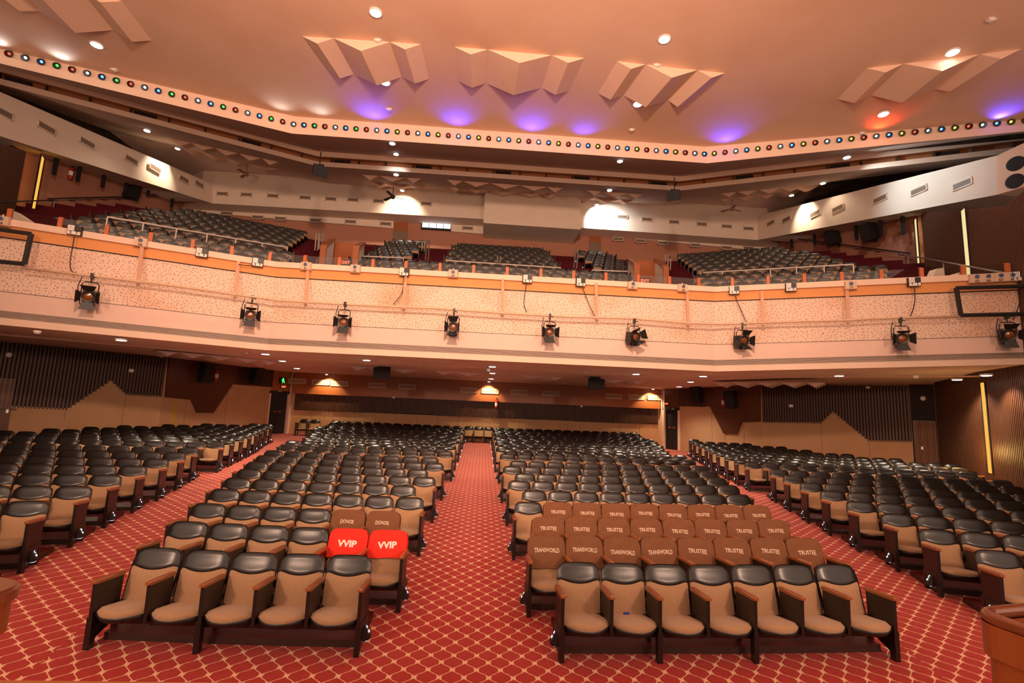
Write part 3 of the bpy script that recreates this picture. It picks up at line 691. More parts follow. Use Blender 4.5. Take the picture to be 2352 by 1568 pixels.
sweep(mb, [(p[0], p[1], zlipb) for p in LIP], [(p[0], p[1], zlipb+RS*6.5) for p in e2]); sweep(mb, [(p[0], p[1], zlipb+RS*6.5) for p in e2], [(p[0]*1.05, 30, zlipb+RS*6.6) for p in e2])
struct(mb, 'ceiling', 'plaster_d', 'sloping plaster ceiling over the balcony with small folded prisms')
# added outer shell, keeps world light from leaking in through gaps
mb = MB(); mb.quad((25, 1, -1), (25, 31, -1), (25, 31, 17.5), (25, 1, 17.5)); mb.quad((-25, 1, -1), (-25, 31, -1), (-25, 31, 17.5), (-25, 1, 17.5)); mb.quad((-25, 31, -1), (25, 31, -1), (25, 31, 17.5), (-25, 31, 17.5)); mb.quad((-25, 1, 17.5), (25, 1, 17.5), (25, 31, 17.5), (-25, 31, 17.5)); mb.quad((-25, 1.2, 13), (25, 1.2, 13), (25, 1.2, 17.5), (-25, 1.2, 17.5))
struct(mb, 'light_block_shell', 'void_dark', 'dark shell added around the hall to block stray world light')
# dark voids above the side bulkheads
mb = MB(); mb.quad((14.5, 15.0, 13.2), (22, 15.0, 13.2), (22, 28, 14.5), (17.5, 28, 14.5)); mb.quad((17.6, 6, 9), (20.5, 16, 9), (20.5, 16, 14), (17.6, 6, 14)); struct(mb, 'trim_11', 'void_dark')
mb = MB(); mb.quad((-18.2, 10, 9), (-18.4, 28, 9), (-18.4, 28, 15), (-18.2, 10, 15)); struct(mb, 'trim_12', 'void_dark')

# folded plaster prisms
def prism_group(near, far, depths, m, nm, label, group, zdrop=0.0):
    near = [np.array(p) for p in near]; far = [np.array(p) for p in far]
    base = tuple((near[0]+near[-1])/2); t = thing(nm, label, 'ceiling panel', base, group=group)
    for i in range(len(near)-1):
        d = np.array([0, 0, depths[i % len(depths)]]); mb = MB()
        A, B, a, b = near[i], near[i+1], far[i], far[i+1]
        vn, vf = (A+B)/2-d, (a+b)/2-d; up = np.array([0, 0, .002])
        mb.add([tuple(x) for x in (A+up, B+up, vn, a+up, b+up, vf)], [(0, 2, 1), (3, 4, 5), (0, 3, 5, 2), (2, 5, 4, 1), (0, 1, 4, 3)])
        mb.build('fold', m, t, off=base)
    return t
def d2(x, y): return (780+x*.3444, y*.3444)
def d3_(x, y): return (1552+x*.3444, y*.3444)
def d1(x, y): return (x*.3444, y*.3444)
def onmain(px):
    w = ray(*px); t = (ZC-H)/w[2]
    for _ in range(20): t = (cz(w[0]*t, w[1]*t)-H)/w[2]
    return np.array([w[0]*t, w[1]*t, cz(w[0]*t, w[1]*t)])
GP = 'folded plaster prisms on the main ceiling'
groups = [
 ([d2(765, 312), d2(988, 330), d2(1415, 368), d2(1635, 388)], [d2(790, 540), d2(978, 555), d2(1347, 585), d2(1535, 605)], 'folded plaster prism on the main ceiling above the middle of the cove'),
 ([d1(2015, 242), d1(2225, 255), d2(335, 280), d2(543, 295)], [(752, 163), d2(95, 495), d2(415, 513), d2(598, 525)], 'folded plaster prism on the main ceiling beside a downlight, next to the middle one'),
 ([d2(1847, 407), d2(2042, 430), d3_(147, 467), d3_(333, 487)], [d2(1720, 620), d2(1893, 635), d2(2190, 668), d3_(75, 685)], 'folded plaster prism on the main ceiling pointing to the box with round ports'),
]
for n_, f_, lab in groups: prism_group([onmain(p) for p in n_], [onmain(p) for p in f_], [.20, .34, .20], 'prism', 'ceiling_prism', lab, GP)
nr = [onmain(p) for p in [d3_(1275, 455), d3_(1522, 425), d3_(2030, 362), d3_(2310, 325)]]; fr4 = [onmain(p) for p in [d3_(1078, 660), d3_(1300, 635), d3_(1715, 593), d3_(1935, 535)]]
prism_group(nr, fr4, [.20, .36, .22], 'prism', 'ceiling_prism', 'folded plaster prism lit by a downlight on the outer main ceiling', GP)
def mm(P): return [np.array([-p[0]+.7, p[1]-.15, p[2]]) for p in P][::-1]
prism_group(mm(nr), mm(fr4), [.22, .36, .20], 'prism', 'ceiling_prism', 'folded plaster prism in the dim corner of the main ceiling', GP)
GR = 'small prisms on the balcony ceiling'
def rear_prisms(pts, lab, back=.55, dep=.22):
    n_ = [atrear(p) for p in pts]; d = (n_[-1]-n_[0])[:2]; d /= np.linalg.norm(d); nb = np.array([-d[1], d[0]])
    if nb[1] < 0: nb = -nb
    f_ = []
    for p in n_:
        q = p[:2]+nb*back; f_.append(np.array([q[0], q[1], rear_z(*q)]))
    prism_group(n_, f_, [dep], 'prism', 'ceiling_prism', lab, GR)
for i, (pts, lab) in enumerate([
 ([d2(715, 1198), d2(820, 1207), d2(1005, 1220), d2(1205, 1235), d2(1385, 1247), d2(1488, 1255)], 'zigzag prism strip over the middle of the balcony'),
 ([d2(725, 1245), d2(825, 1253), d2(1000, 1263), d2(1185, 1277), d2(1355, 1290), d2(1450, 1295)], 'zigzag prism strip over the middle of the balcony'),
 ([d2(150, 1165), d2(260, 1172), d2(445, 1185), d2(545, 1190)], 'short zigzag prism strip above the ceiling fan'),
 ([d2(210, 1215), d2(305, 1220), d2(480, 1235), d2(570, 1237)], 'short zigzag prism strip above the ceiling fan'),
 ([d2(1650, 1268), d2(1750, 1277), d2(1925, 1290), d2(2020, 1298)], 'short zigzag prism strip above the brightly lit bulkhead bay'),
 ([d2(1605, 1308), d2(1700, 1315), d2(1870, 1328), d2(1960, 1335)], 'short zigzag prism strip above the brightly lit bulkhead bay'),
 ([d1(1145, 925), d1(1275, 953), d1(1430, 985), d1(1590, 1022), d1(1745, 1055), d1(1858, 1080)], 'zigzag prism strip over the balcony block with the plain pink wall'),
 ([d1(1215, 985), d1(1350, 1020), d1(1500, 1055), d1(1650, 1090), d1(1868, 1128)], 'zigzag prism strip over the balcony block with the plain pink wall'),
 ([d3_(300, 1290), d3_(410, 1278), d3_(550, 1265), d3_(695, 1252), d3_(835, 1243), d3_(960, 1235)], 'zigzag prism strip over the balcony block with the stained wall'),
 ([d3_(275, 1328), d3_(395, 1315), d3_(540, 1302), d3_(680, 1288), d3_(830, 1275)], 'zigzag prism strip over the balcony block with the stained wall')]):
    rear_prisms(pts, lab, .6, .24)
GS = 'small prisms on the low ceiling'
def e4(x, y): return (x*.3444, 400+y*.3444)
def e5(x, y): return (780+x*.3444, 400+y*.3444)
def e6(x, y): return (1552+x*.3444, 400+y*.3444)
def sof(px): return atz(px, SOFZ-.0)
for pts, lab in [
 ([e4(1050, 1175), e4(1195, 1187), e4(1385, 1203), e4(1565, 1220), e4(1735, 1237), e4(1855, 1250)], 'zigzag prism strip on the low ceiling near the green exit sign'),
 ([e5(60, 1278), e5(185, 1286), e5(340, 1295), e5(520, 1305)], 'zigzag prism strip on the low ceiling behind a hanging speaker'),
 ([e5(625, 1308), e5(760, 1315), e5(950, 1327)], 'short prism strip on the low ceiling near the trio of downlights'),
 ([e5(1180, 1335), e5(1375, 1347), e5(1495, 1353)], 'short prism strip on the low ceiling beyond the trio of downlights'),
 ([e5(1725, 1364), e5(1935, 1374), e5(2045, 1380)], 'short prism strip on the low ceiling behind the second hanging speaker'),
 ([e6(240, 1387), e6(365, 1387), e6(530, 1387), e6(695, 1387), e6(865, 1387), e6(995, 1390)], 'zigzag prism strip on the low ceiling in front of the peaked wall')]:
    n_ = [sof(p) for p in pts]; d = (n_[-1]-n_[0])[:2]; d /= np.linalg.norm(d); nb = np.array([-d[1], d[0]]); nb = nb if nb[1] > 0 else -nb
    prism_group(n_, [np.array([*(p[:2]+nb*1.2), p[2]]) for p in n_], [.16], 'soffit', 'ceiling_prism', lab, GS)

# ------------------------------------------------------------------ theatre seats
# local frame: x across, y towards the back of the hall (seat faces -y), z up; origin on the floor at the front leg line
HW = .248
def back_pt(u, v, push=0.0):
    """front surface of the backrest, u -1..1, v 0 (seat) .. 1 (top)"""
    w = HW*(.94+.06*min(1, v*1.6)); L = .53-.012*u*u-.05*abs(u)**9
    sl = v*L
    if v > .7: w -= .014*((v-.7)/.3)**3
    x = u*w
    y = .395+sl*.33+.018*(1-u*u)*0-.022*(1-u**4)*math.sin(math.pi*min(1, max(0, v)))*.9+.03*u*u*.6
    z = .335+sl*.925
    return (x, y-push*.94, z+push*.3)
def vb(u): return .71-.125*(1-u*u)
def chair_meshes(nu, lod=False):
    out = {}
    # backrest (tan)
    mb = MB(); nv = 6 if not lod else 2
    mb.grid(lambda a, b: back_pt(2*a-1, b*vb(2*a-1), .018 if 0 < a < 1 else 0.0), nu, nv); out['backrest'] = mb
    # headrest (vinyl pad, bulging)
    mb = MB(); nh = 6 if not lod else 4
    def hp(a, b):
        u = 2*a-1; v = vb(u)+(1-vb(u))*b
        e = (1-abs(u)**8)*(1-abs(2*b-1)**8); c = (1-u*u)**.7*(1-(2*b-1)**2); return back_pt(u, v, .010+.020*e-.016*c) if not lod else back_pt(u, v, .008+.040*e)
    mb.grid(hp, nu, nh+2 if not lod else nh); out['headrest'] = mb
    # shell behind: ring rim + back sheet
    mb = MB(); K = 20 if not lod else 10
    rim = []
    def ringpt(t):
        # boundary loop of the back in (u,v)
        if t < .25: return (-1, t*4)
        if t < .75: return (-1+(t-.25)*4, 1)
        return (1, 1-(t-.75)*4)
    lp = [ringpt(k/K) for k in range(K+1)]
    A = [back_pt(u*1.012, v*1.0+.012*(v > .9), .014) for u, v in lp]; B = [tuple(np.array(back_pt(u*.985, v, 0))+np.array([0, .045, -.012])) for u, v in lp]
    n = len(A)
    mb.add(A+B, [(i, n+i, n+i+1, i+1) for i in range(n-1)])
    mb.grid(lambda a, b: tuple(np.array(back_pt((2*a-1)*.985, b, 0))+np.array([0, .045, -.012])), 4 if lod else 8, 2 if lod else 4, flip=True)
    out['back_shell'] = mb
    # seat cushion
    mb = MB()
    def yf(x): return -.095+.17*(abs(x)/.243)**2.4
    def seat_top(a, b):
        u = 2*a-1; x = u*.243; y0 = yf(x); y = y0+b*(.43-y0)
        r = max(0, 1-b/.16) if b < .16 else 0
        return (x, y, .395-.062*b-.030*r**2-.016*abs(u)**8+.010*(1-u*u))
    mb.grid(seat_top, nu, 6 if not lod else 3)
    ed = [seat_top(i/nu, 0) for i in range(nu+1)]; mb.add(ed+[(p[0]*.98, p[1]+.012, .332) for p in ed], [(i+1, i, nu+1+i, nu+2+i) for i in range(nu)])
    for a in (0.0, 1.0):
        s_ = [seat_top(a, j/4) for j in range(5)]; f = [(i, i+1, 6+i, 5+i) for i in range(4)]
        mb.add(s_+[(p[0]*.98, p[1], .322) for p in s_], f if a else [q[::-1] for q in f])
    out['seat'] = mb
    mb = MB(); q = [((2*i/nu-1)*.251, yf((2*i/nu-1)*.243)-.008) for i in range(nu+1)]
    loop = q+[(.251, .42), (-.251, .42)]
    mb.loft([(x, y, .342) for x, y in loop], [(x*.95, y*.85+.05, .275) for x, y in loop]); out['seat_pan'] = mb
    return out
def standard(x, front=True, end=0, lod=False):
    """side panel with armrest at plan x; returns dict of builders"""
    o = {}
    mb = MB(); mb.loft([(x-.018, .02, .27), (x-.018, .385, .27), (x-.018, .405, .60), (x-.018, .015, .635)], [(x+.018, .02, .27), (x+.018, .385, .27), (x+.018, .405, .60), (x+.018, .015, .635)]); o['side_panel'] = mb
    mb = MB(); ys = [-.015, .0, .05, .30, .41, .42] if not lod else [-.015, .41]; zc = lambda y: .645-.075*y
    rings = []
    for y in ys:
        w = .030 if lod or 0 <= y < .415 else .022; h = .021 if lod or 0 <= y < .415 else .014
        rings.append([(x-w, y, zc(y)-h*.8), (x+w, y, zc(y)-h*.8), (x+w, y, zc(y)+h*.5), (x+w*.6, y, zc(y)+h), (x-w*.6, y, zc(y)+h), (x-w, y, zc(y)+h*.5)])
    for a, b in zip(rings[:-1], rings[1:]): mb.loft(a, b, caps=False)
    mb.add(rings[0], [(5, 4, 3, 2, 1, 0)]); mb.add(rings[-1], [(0, 1, 2, 3, 4, 5)]); o['armrest'] = mb
    if front:
        mb = MB(); mb.loft([(x-.026, .012, 0), (x+.026, .012, 0), (x+.026, .085, 0), (x-.026, .085, 0)], [(x-.026, .012, .31), (x+.026, .012, .31), (x+.026, .095, .31), (x-.026, .095, .31)]); o['front_leg'] = mb
        mb = MB(); mb.bbox((x-.02, .36, 0), (x+.02, .42, .30)); o['rear_leg'] = mb
    if end:
        mb = MB(); s = end; mb.loft([(x+s*.005, .05, .05), (x+s*.005, .30, .13), (x+s*.005, .34, .30), (x+s*.005, .05, .30)], [(x+s*.03, .05, .05), (x+s*.03, .30, .13), (x+s*.03, .34, .30), (x+s*.03, .05, .30)]); o['end_panel'] = mb
    return o
PM = dict(backrest='fabric', headrest='vinyl', back_shell='rim', seat='fabric', seat_pan='rim', side_panel='panel', armrest='arm', front_leg='panel', rear_leg='panel', end_panel='panel', beam='panel')
SP = .523
HI = chair_meshes(12); LO = chair_meshes(6, True)
ME = {}
def shared(key, mb, m, smooth):
    if key not in ME:
        me = mb.mesh(key[0], smooth=smooth); me.materials.append(MT[m])
        ME[key] = me
    return ME[key]
def fix_normals(me):
    import bmesh
    b = bmesh.new(); b.from_mesh(me); bmesh.ops.remove_doubles(b, verts=b.verts, dist=1e-5); bmesh.ops.recalc_face_normals(b, faces=b.faces); b.to_mesh(me); b.free()
beam = MB().bbox((-SP/2, .10, .225), (SP/2, .20, .285))
STD = {}
for sx in (-1, 1):
    for leg in (0, 1):
        for end in (0, 1): STD[(sx, leg, end)] = standard(sx*SP/2, bool(leg), sx if end else 0)
# aisle row light (outer face of the end standard)
def rowlight(s, letter=None):
    x = s*(SP/2+.03); mb = MB()
    mb.loft([(x, .14, .27), (x, .24, .27), (x+s*.075, .225, .125), (x+s*.075, .155, .125)], [(x, .14, .10), (x, .24, .10), (x+s*.05, .225, .10), (x+s*.05, .155, .10)]) if s > 0 else mb.loft([(x, .14, .27), (x+s*.075, .155, .125), (x+s*.075, .225, .125), (x, .24, .27)], [(x, .14, .10), (x+s*.05, .155, .10), (x+s*.05, .225, .10), (x, .24, .10)])
    g = MB(); n = np.array([.145, 0, .075]); n /= np.linalg.norm(n)
    o = np.array([x+s*.0375, .19, .1975]); ex = np.array([0, s*1.0, 0]); up = np.array([-s*.075, 0, .145]); up /= np.linalg.norm(up); nn = np.array([s*n[0], 0, n[2]])
    o = o+nn*.004
    g.frame(o, ex, up, nn)
    if letter:
        v, f = text2d(letter, .03); g.add([(p[0]*.05, p[1]*.05+.028, 0) for p in v], f)
    else: g.add([(-.010, .014, 0), (.010, .014, 0), (.010, .042, 0), (-.010, .042, 0)], [(0, 1, 2, 3)])
    for dx in (-.016, .004): g.add([(dx, -.035, 0), (dx+.011, -.035, 0), (dx+.011, -.007, 0), (dx, -.007, 0)], [(0, 1, 2, 3)])
    b = MB(); b.bbox((x+s*.008-.006, .16, .094), (x+s*.04+.006, .22, .099))
    return mb, g, b
chairs_all = []   # (x, y, z, rot, block, row, idx, n, aisle_side)
def add_row(block, row, x0, y0, ang, n, dirx, aisle):
    """x0,y0: plan place of the top of the aisle-end back; seats run in dirx along the row"""
    c, s = math.cos(ang), math.sin(ang)
    for i in range(n):
        tx, ty = x0+dirx*i*SPC[block]*c, y0+dirx*i*SPC[block]*s
        ox, oy = tx+s*.57, ty-c*.57       # back top is .57 behind the front leg line
        chairs_all.append(dict(x=ox, y=oy, z=floor_z(ox, oy), rot=ang, block=block, row=row, i=i, n=n, dirx=dirx))
SPC = dict(CR=.518, CL=.527, SR=.523, SL=.523)
ODD = [1.21, .97, 1.12, .91, 1.12, .90, 1.11, .87, 1.10, .88, 1.04, .82, 1.02, .83, 1.02, .84, 1.01, .85, 1.03, .86, 1.05]
YR = [5.93, 6.96, 7.92, 8.93, 9.92, 10.91, 11.88, 12.90, 13.87]+[15.42+1.01*k for k in range(12)]
NR = [7, 8, 8, 9, 9, 10, 10, 11, 11]
ODL = [1.41, 1.16, 1.42, 1.17, 1.44, 1.15, 1.42, 1.13, 1.35, 1.05, 1.27, 1.06, 1.26, 1.04, 1.25, 1.07, 1.25, 1.05, 1.25, 1.05, 1.24]
NL = [5, 6, 6, 7, 7, 8, 8, 9, 9]
for k in range(21):
    xe = 6.43+.17*(k-9); n = NR[k] if k < 9 else int(round((xe-ODD[k])/.518))+1
    add_row('CR', k, ODD[k], YR[k], 0.0, n, 1, -1)
    xe = 5.66+.17*(k-9); n = NL[k] if k < 9 else int(round((xe-ODL[k])/.527))+1
    add_row('CL', k, -ODL[k], YR[k]+.06, 0.0, n, -1, 1)
SRE = [(6.90, 6.39), (7.06, 7.4), (7.30, 8.40), (7.42, 9.38), (7.62, 10.41), (7.80, 11.36), (8.07, 12.44), (8.34, 13.48), (8.47, 15.04), (8.64, 16.0), (8.79, 16.95), (8.98, 17.95), (9.16, 18.9), (9.44, 19.9), (9.66, 20.95), (9.86, 21.97), (10.14, 23.05), (10.40, 24.12)]
SLE = [(-6.12, 6.55), (-6.34, 7.59), (-6.55, 8.64), (-6.8, 9.66), (-7.01, 10.67), (-7.18, 11.65), (-7.42, 12.7), (-7.70, 13.75), (-7.81, 15.29), (-7.99, 16.28), (-8.19, 17.3), (-8.38, 18.3), (-8.58, 19.27), (-8.88, 20.34), (-9.15, 21.4), (-9.34, 22.35), (-9.5, 23.2), (-9.86, 24.24)]
def inside(x, y):
    P = WR[2:7] if x > 0 else WL[2:7]
    for a, b in zip(P[:-1], P[1:]):
        w = WallF(a, b)
        if (np.array([x, y])-w.a) @ w.n < .32: return False
    return True
for k, (x, y) in enumerate(SRE):
    a = -math.radians(18.5-.62*(y-8)); n = 0
    while n < (13 if k < 8 else 14) and inside(x+n*.523*math.cos(a)+.25, y+n*.523*math.sin(a)+.1): n += 1
    if n: add_row('SR', k, x, y, a, n, 1, -1)
for k, (x, y) in enumerate(SLE):
    a = math.radians(16.5-.62*(y-8)); n = 0
    while n < (11 if k < 8 else 14) and inside(x-n*.523*math.cos(a)-.25, y-n*.523*math.sin(a)+.1): n += 1
    if n: add_row('SL', k, x, y, a, n, -1, 1)
def project(p):
    c = RM @ (np.array(p, float)-np.array([0, 0, H]))
    return (CX+F*c[0]/c[2], CY-F*c[1]/c[2], c[2])
for c in chairs_all:
    u, v, d = project((c['x'], c['y']+.5, c['z']+.7)); c['d'] = d; c['vis'] = d > .5 and -60 < u < 2412 and v < 1640
near = sorted([c for c in chairs_all if c['vis']], key=lambda c: c['d'])[:300]
for c in near: c['near'] = True
ORD = ['first', 'second', 'third', 'fourth', 'fifth', 'sixth', 'seventh', 'eighth', 'ninth', 'tenth', 'eleventh', 'twelfth', 'thirteenth']
BN = dict(CR='block with TRUSTEE covers', CL='block with VVIP covers', SR='side block by the amber slot', SL='side block by the yellow strip')
for key, mb in HI.items():
    me = shared((key,), mb, PM[key], True); fix_normals(me)
for (sx, leg, end), d in STD.items():
    for nm, mb in d.items():
        me = shared((nm, sx, leg, end), mb, PM[nm], False); fix_normals(me)
me = shared(('beam',), beam, 'panel', False)
LIT = {}
def make_chair(c):
    mid = not (c['i'] in (0, c['n']-1)); aisle = c['i'] == 0
    r = thing('theatre_seat', '', 'theatre seat', (c['x'], c['y'], c['z']), c['rot'])
    def part(nm, me, parent=None):
        o = bpy.data.objects.new(nm, me); COL.objects.link(o); o.parent = parent or r; return o
    b = part('backrest', ME[('backrest',)]); part('headrest', ME[('headrest',)], b); part('back_shell', ME[('back_shell',)], b)
    s = part('seat', ME[('seat',)]); part('seat_pan', ME[('seat_pan',)], s); part('beam', ME[('beam',)])
    near_s = -c['dirx']                      # side of the aisle
    sides = [(near_s, aisle or (c['i'] % (3 if c['block'] == 'CL' else 2) == 0 and c['i'] < c['n']-1), aisle)]
    if c['i'] == c['n']-1: sides.append((-near_s, True, True))
    for sx, leg, end in sides:
        k = (sx, int(leg), int(end)); p = part('side_panel', ME[('side_panel',)+k]); part('armrest', ME[('armrest',)+k], p)
        if leg: part('front_leg', ME[('front_leg',)+k]); part('rear_leg', ME[('rear_leg',)+k])
        if end: part('end_panel', ME[('end_panel',)+k], p)
    lit = aisle and c['row'] < 13
    if aisle:
        L = {('SL', 1): 'C', ('SL', 2): 'D', ('SR', 1): 'C', ('SR', 2): 'D', ('SR', 3): 'E'}.get((c['block'], c['row']))
        if (near_s, L) not in LIT: LIT[(near_s, L)] = rowlight(near_s, L)
        h, g, bt = LIT[(near_s, L)]
        if ('row_light', near_s, L) not in ME:
            for q, m_ in ((h, 'black'), (g, 'e_row'), (bt, 'e_row')): pass
            shared(('row_light', near_s, L), h, 'black', False); fix_normals(ME[('row_light', near_s, L)]); shared(('row_characters', near_s, L), g, 'e_row', False); shared(('glow_slot', near_s, L), bt, 'e_row', False)
        p = part('row_light', ME[('row_light', near_s, L)]); part('row_characters', ME[('row_characters', near_s, L)], p); part('glow_slot', ME[('glow_slot', near_s, L)], p)
    al = 'centre aisle' if c['block'] in ('CR', 'CL') else 'aisle'
    if aisle: r['label'] = 'aisle-end seat with lit row marker, '+ORD[c['row']]+' row, '+BN[c['block']]
    elif c['i'] == c['n']-1 and c['block'] in ('CR', 'CL'): r['label'] = 'last seat of the '+ORD[c['row']]+' row, '+BN[c['block']]+', beside the side aisle'
    else: r['label'] = ORD[c['i']]+' seat from the '+al+', '+ORD[c['row']]+' row, '+BN[c['block']]
    r['group'] = 'seats of the '+ORD[c['row']]+' row, '+BN[c['block']]
    return r
for c in near: c['obj'] = make_chair(c)
# the rest of the stalls, behind: one object
def stuff_seats(lst, name, label, swap={}):
    groups = {}
    order = ['fabric', 'vinyl', 'rim', 'panel', 'arm', 'e_row']
    protoV, protoF, protoM = [], [], []
    def acc(mb, m):
        n = len(protoV); protoV.extend(mb.v); protoF.extend([tuple(i+n for i in f) for f in mb.f]); protoM.extend([order.index(m)]*len(mb.f))
    for k, mb in LO.items(): acc(mb, PM[k])
    for k, mb in standard(-SP/2, True, 0, True).items(): acc(mb, PM[k])
    pv = np.array(protoV); V = []; Fc = []; Mi = []; n = 0
    ex = standard(SP/2, True, 0, True); ev, ef, em = [], [], []
    for k, mb in ex.items():
        m0 = len(ev); ev.extend(mb.v); ef.extend([tuple(i+m0 for i in f) for f in mb.f]); em.extend([order.index(PM[k])]*len(mb.f))
    gl = {}
    for s in (-1, 1):
        g = MB(); x = s*(SP/2+.07); g.box((x, .19, .2), (.012, .03, .05)); gl[s] = g
    ev = np.array(ev)
    for c in lst:
        a = c['rot']; R = np.array([[math.cos(a), -math.sin(a), 0], [math.sin(a), math.cos(a), 0], [0, 0, 1]]); t = np.array([c['x'], c['y'], c['z']])
        V.append(pv @ R.T+t); Fc += [tuple(i+n for i in f) for f in protoF]; Mi += protoM; n += len(pv)
        lastright = (c['dirx'] > 0 and c['i'] == c['n']-1) or (c['dirx'] < 0 and c['i'] == 0)
        if lastright: V.append(ev @ R.T+t); Fc += [tuple(i+n for i in f) for f in ef]; Mi += em; n += len(ev)
        if c['i'] == 0:
            g = gl[-c['dirx']]; V.append(np.array(g.v) @ R.T+t); Fc += [tuple(i+n for i in f) for f in g.f]; Mi += [order.index('e_row')]*len(g.f); n += len(g.v)
    me = bpy.data.meshes.new(name); me.from_pydata(np.concatenate(V).tolist(), [], Fc)
    for m in order: me.materials.append(MT[swap.get(m, m)])
    me.polygons.foreach_set('material_index', Mi)
    fix_normals2(me); me.shade_smooth(); me.update()
    me.set_sharp_from_angle(angle=math.radians(40))
    o = bpy.data.objects.new(name, me); COL.objects.link(o); tag(o, label, 'theatre seats', kind='stuff'); return o
def fix_normals2(me):
    import bmesh
    b = bmesh.new(); b.from_mesh(me); bmesh.ops.recalc_face_normals(b, faces=b.faces); b.to_mesh(me); b.free()
rest = [c for c in chairs_all if not c.get('near')]
# three seats across the end of the centre aisle and two against the back wall
for i in range(3): rest.append(dict(x=-.62+i*.54, y=26.25, z=floor_z(0, 26.2), rot=0.0, i=1, n=9, dirx=1, row=0, block='CR'))
for i in range(2): rest.append(dict(x=-9.15+i*.54, y=25.9, z=floor_z(9.2, 25.9), rot=0.0, i=1, n=9, dirx=1, row=0, block='CL'))
stuff_seats(rest, 'rear_theatre_seats', 'rows of tan and black theatre seats in the rear of the stalls', dict(arm='panel'))

# ------------------------------------------------------------------ maroon platforms under the rows
rows = {}
for c in chairs_all: rows.setdefault((c['block'], c['row']), []).append(c)
for (b, k), L in rows.items():
    L = sorted(L, key=lambda c: c['x']); a, e = L[0], L[-1]; ang = a['rot']; t = np.array([math.cos(ang), math.sin(ang)]); n = np.array([-t[1], t[0]])
    A = np.array([a['x'], a['y']])-t*.24; B = np.array([e['x'], e['y']])+t*.24
    hgt = .075
    def P(q, d, dz): q = q+n*d; return (q[0], q[1], floor_z(*q)+dz)
    N = max(2, len(L)//2); V0 = [A+(B-A)*i/N for i in range(N+1)]
    mb = MB()
    for p, q in zip(V0[:-1], V0[1:]): mb.quad(P(p, .22, hgt), P(q, .22, hgt), P(q, .93, hgt-.01), P(p, .93, hgt-.01))
    plat = struct(mb, 'seating_platform', 'lino')
    mb = MB()
    for p, q in zip(V0[:-1], V0[1:]): mb.quad(P(p, .22, -.02), P(q, .22, -.02), P(q, .22, hgt), P(p, .22, hgt))
    for q in (V0[0], V0[-1]): mb.quad(P(q, .22, -.02), P(q, .22, hgt), P(q, .93, hgt-.01), P(q, .93, -.02))
    mb.build('step_edge', 'riser', plat)

# ------------------------------------------------------------------ cloth covers with lettering
def cover(c, text, red, seed, hem=.30, fade=False, tilt=0.0, dy=0.0):
    rg = random.Random(seed); ph = [rg.uniform(0, 6.3) for _ in range(6)]; amp = rg.uniform(.6, 1.3)
    hemv = hem+rg.uniform(-.03, .03)
    def wr(u, v):
        return amp*(.004*math.sin(9*u+7*v+ph[0])*(.3+abs(u))+.003*math.sin(16*v-5*u+ph[1])+.003*math.sin(14*u-9*v+ph[2])*abs(u)+.0045*abs(u)**2*math.sin(26*(v+.5*abs(u))+ph[3]))
    def fp(u, v, extra=0.0):
        x, y, z = back_pt(u*.99, v, .046+wr(u, v)+extra); return (x*1.035, y, z+.008)
    nu, nv = 24, 18
    r = thing('chair_cover', '', 'chair cover', (c['x'], c['y'], c['z']), c['rot'])
    mb = MB(); mb.grid(lambda a, b: fp(2*a-1, hemv+(1-hemv)*b+.01*math.sin(9*a+ph[4])*(1-b)), nu, nv)
    K = 40; lp = []
    for k in range(K+1):
        t = k/K
        if t < .3: lp.append((-1, hemv+(1-hemv)*t/.3))
        elif t < .7: lp.append((-1+(t-.3)*5, 1.0))
        else: lp.append((1, 1-(1-hemv)*(t-.7)/.3))
    A = [fp(u, v) for u, v in lp]; Bp = [tuple(np.array(back_pt(u, v, 0))*np.array([1.04, 1, 1])+np.array([0, .055, -.005])) for u, v in lp]
    n = len(A); mb.add(A+Bp, [(i, n+i, n+i+1, i+1) for i in range(n-1)])
    mb.grid(lambda a, b: tuple(np.array(back_pt((2*a-1), hemv+(1-hemv)*b, 0))*np.array([1.04, 1, 1])+np.array([0, .055, -.005])), 8, 5, flip=True)
    o = mb.build('cloth', 'redcover' if red else 'cover', r, smooth=True); fix_normals(o.data)
    v, f = text2d(text, .04 if red else .026); wid = v[:, 0].max()-v[:, 0].min(); hgt = v[:, 1].max()-v[:, 1].min()
    tw = .245 if red else (.33 if len(text) > 8 else .25); th = .085 if red else .062
    if text == 'DONOR': tw = .20
    mb = MB(); pts = []
    ct, st = math.cos(tilt), math.sin(tilt)
    for p in v:
        a = p[0]/wid*tw; b = p[1]/hgt*th
        if not red: b = b*(1-.14*(1-(2*a/tw)**2))+.006*(1-(2*a/tw)**2)
        a, b = a*ct-b*st, a*st+b*ct
        pts.append(fp(a/HW, .665+dy+b/.53, .005))
    mb.add(pts, f); mb.build('lettering', 'printw' if red else 'printc', r)
    return r
def chair_at(block, row, i): return next(c for c in chairs_all if (c['block'], c['row'], c['i']) == (block, row, i))
sd = 0
for k, i in enumerate((1, 0)):
    r = cover(chair_at('CL', 1, i), 'VVIP', True, 11+k*5, .33, tilt=(-.03 if k == 0 else .05), dy=-.02)
    r['label'] = ['smooth red chair cover printed VVIP in white', 'wrinkled red chair cover printed VVIP beside the centre aisle'][k]; r['group'] = 'red VVIP chair covers'
for k, i in enumerate((1, 0)):
    r = cover(chair_at('CL', 2, i), 'DONOR', False, 31+k, .3, tilt=-.03, dy=.0)
    r['label'] = ['brown DONOR chair cover behind the smooth red VVIP cover', 'brown DONOR chair cover nearest the centre aisle'][k]; r['group'] = 'brown DONOR chair covers'
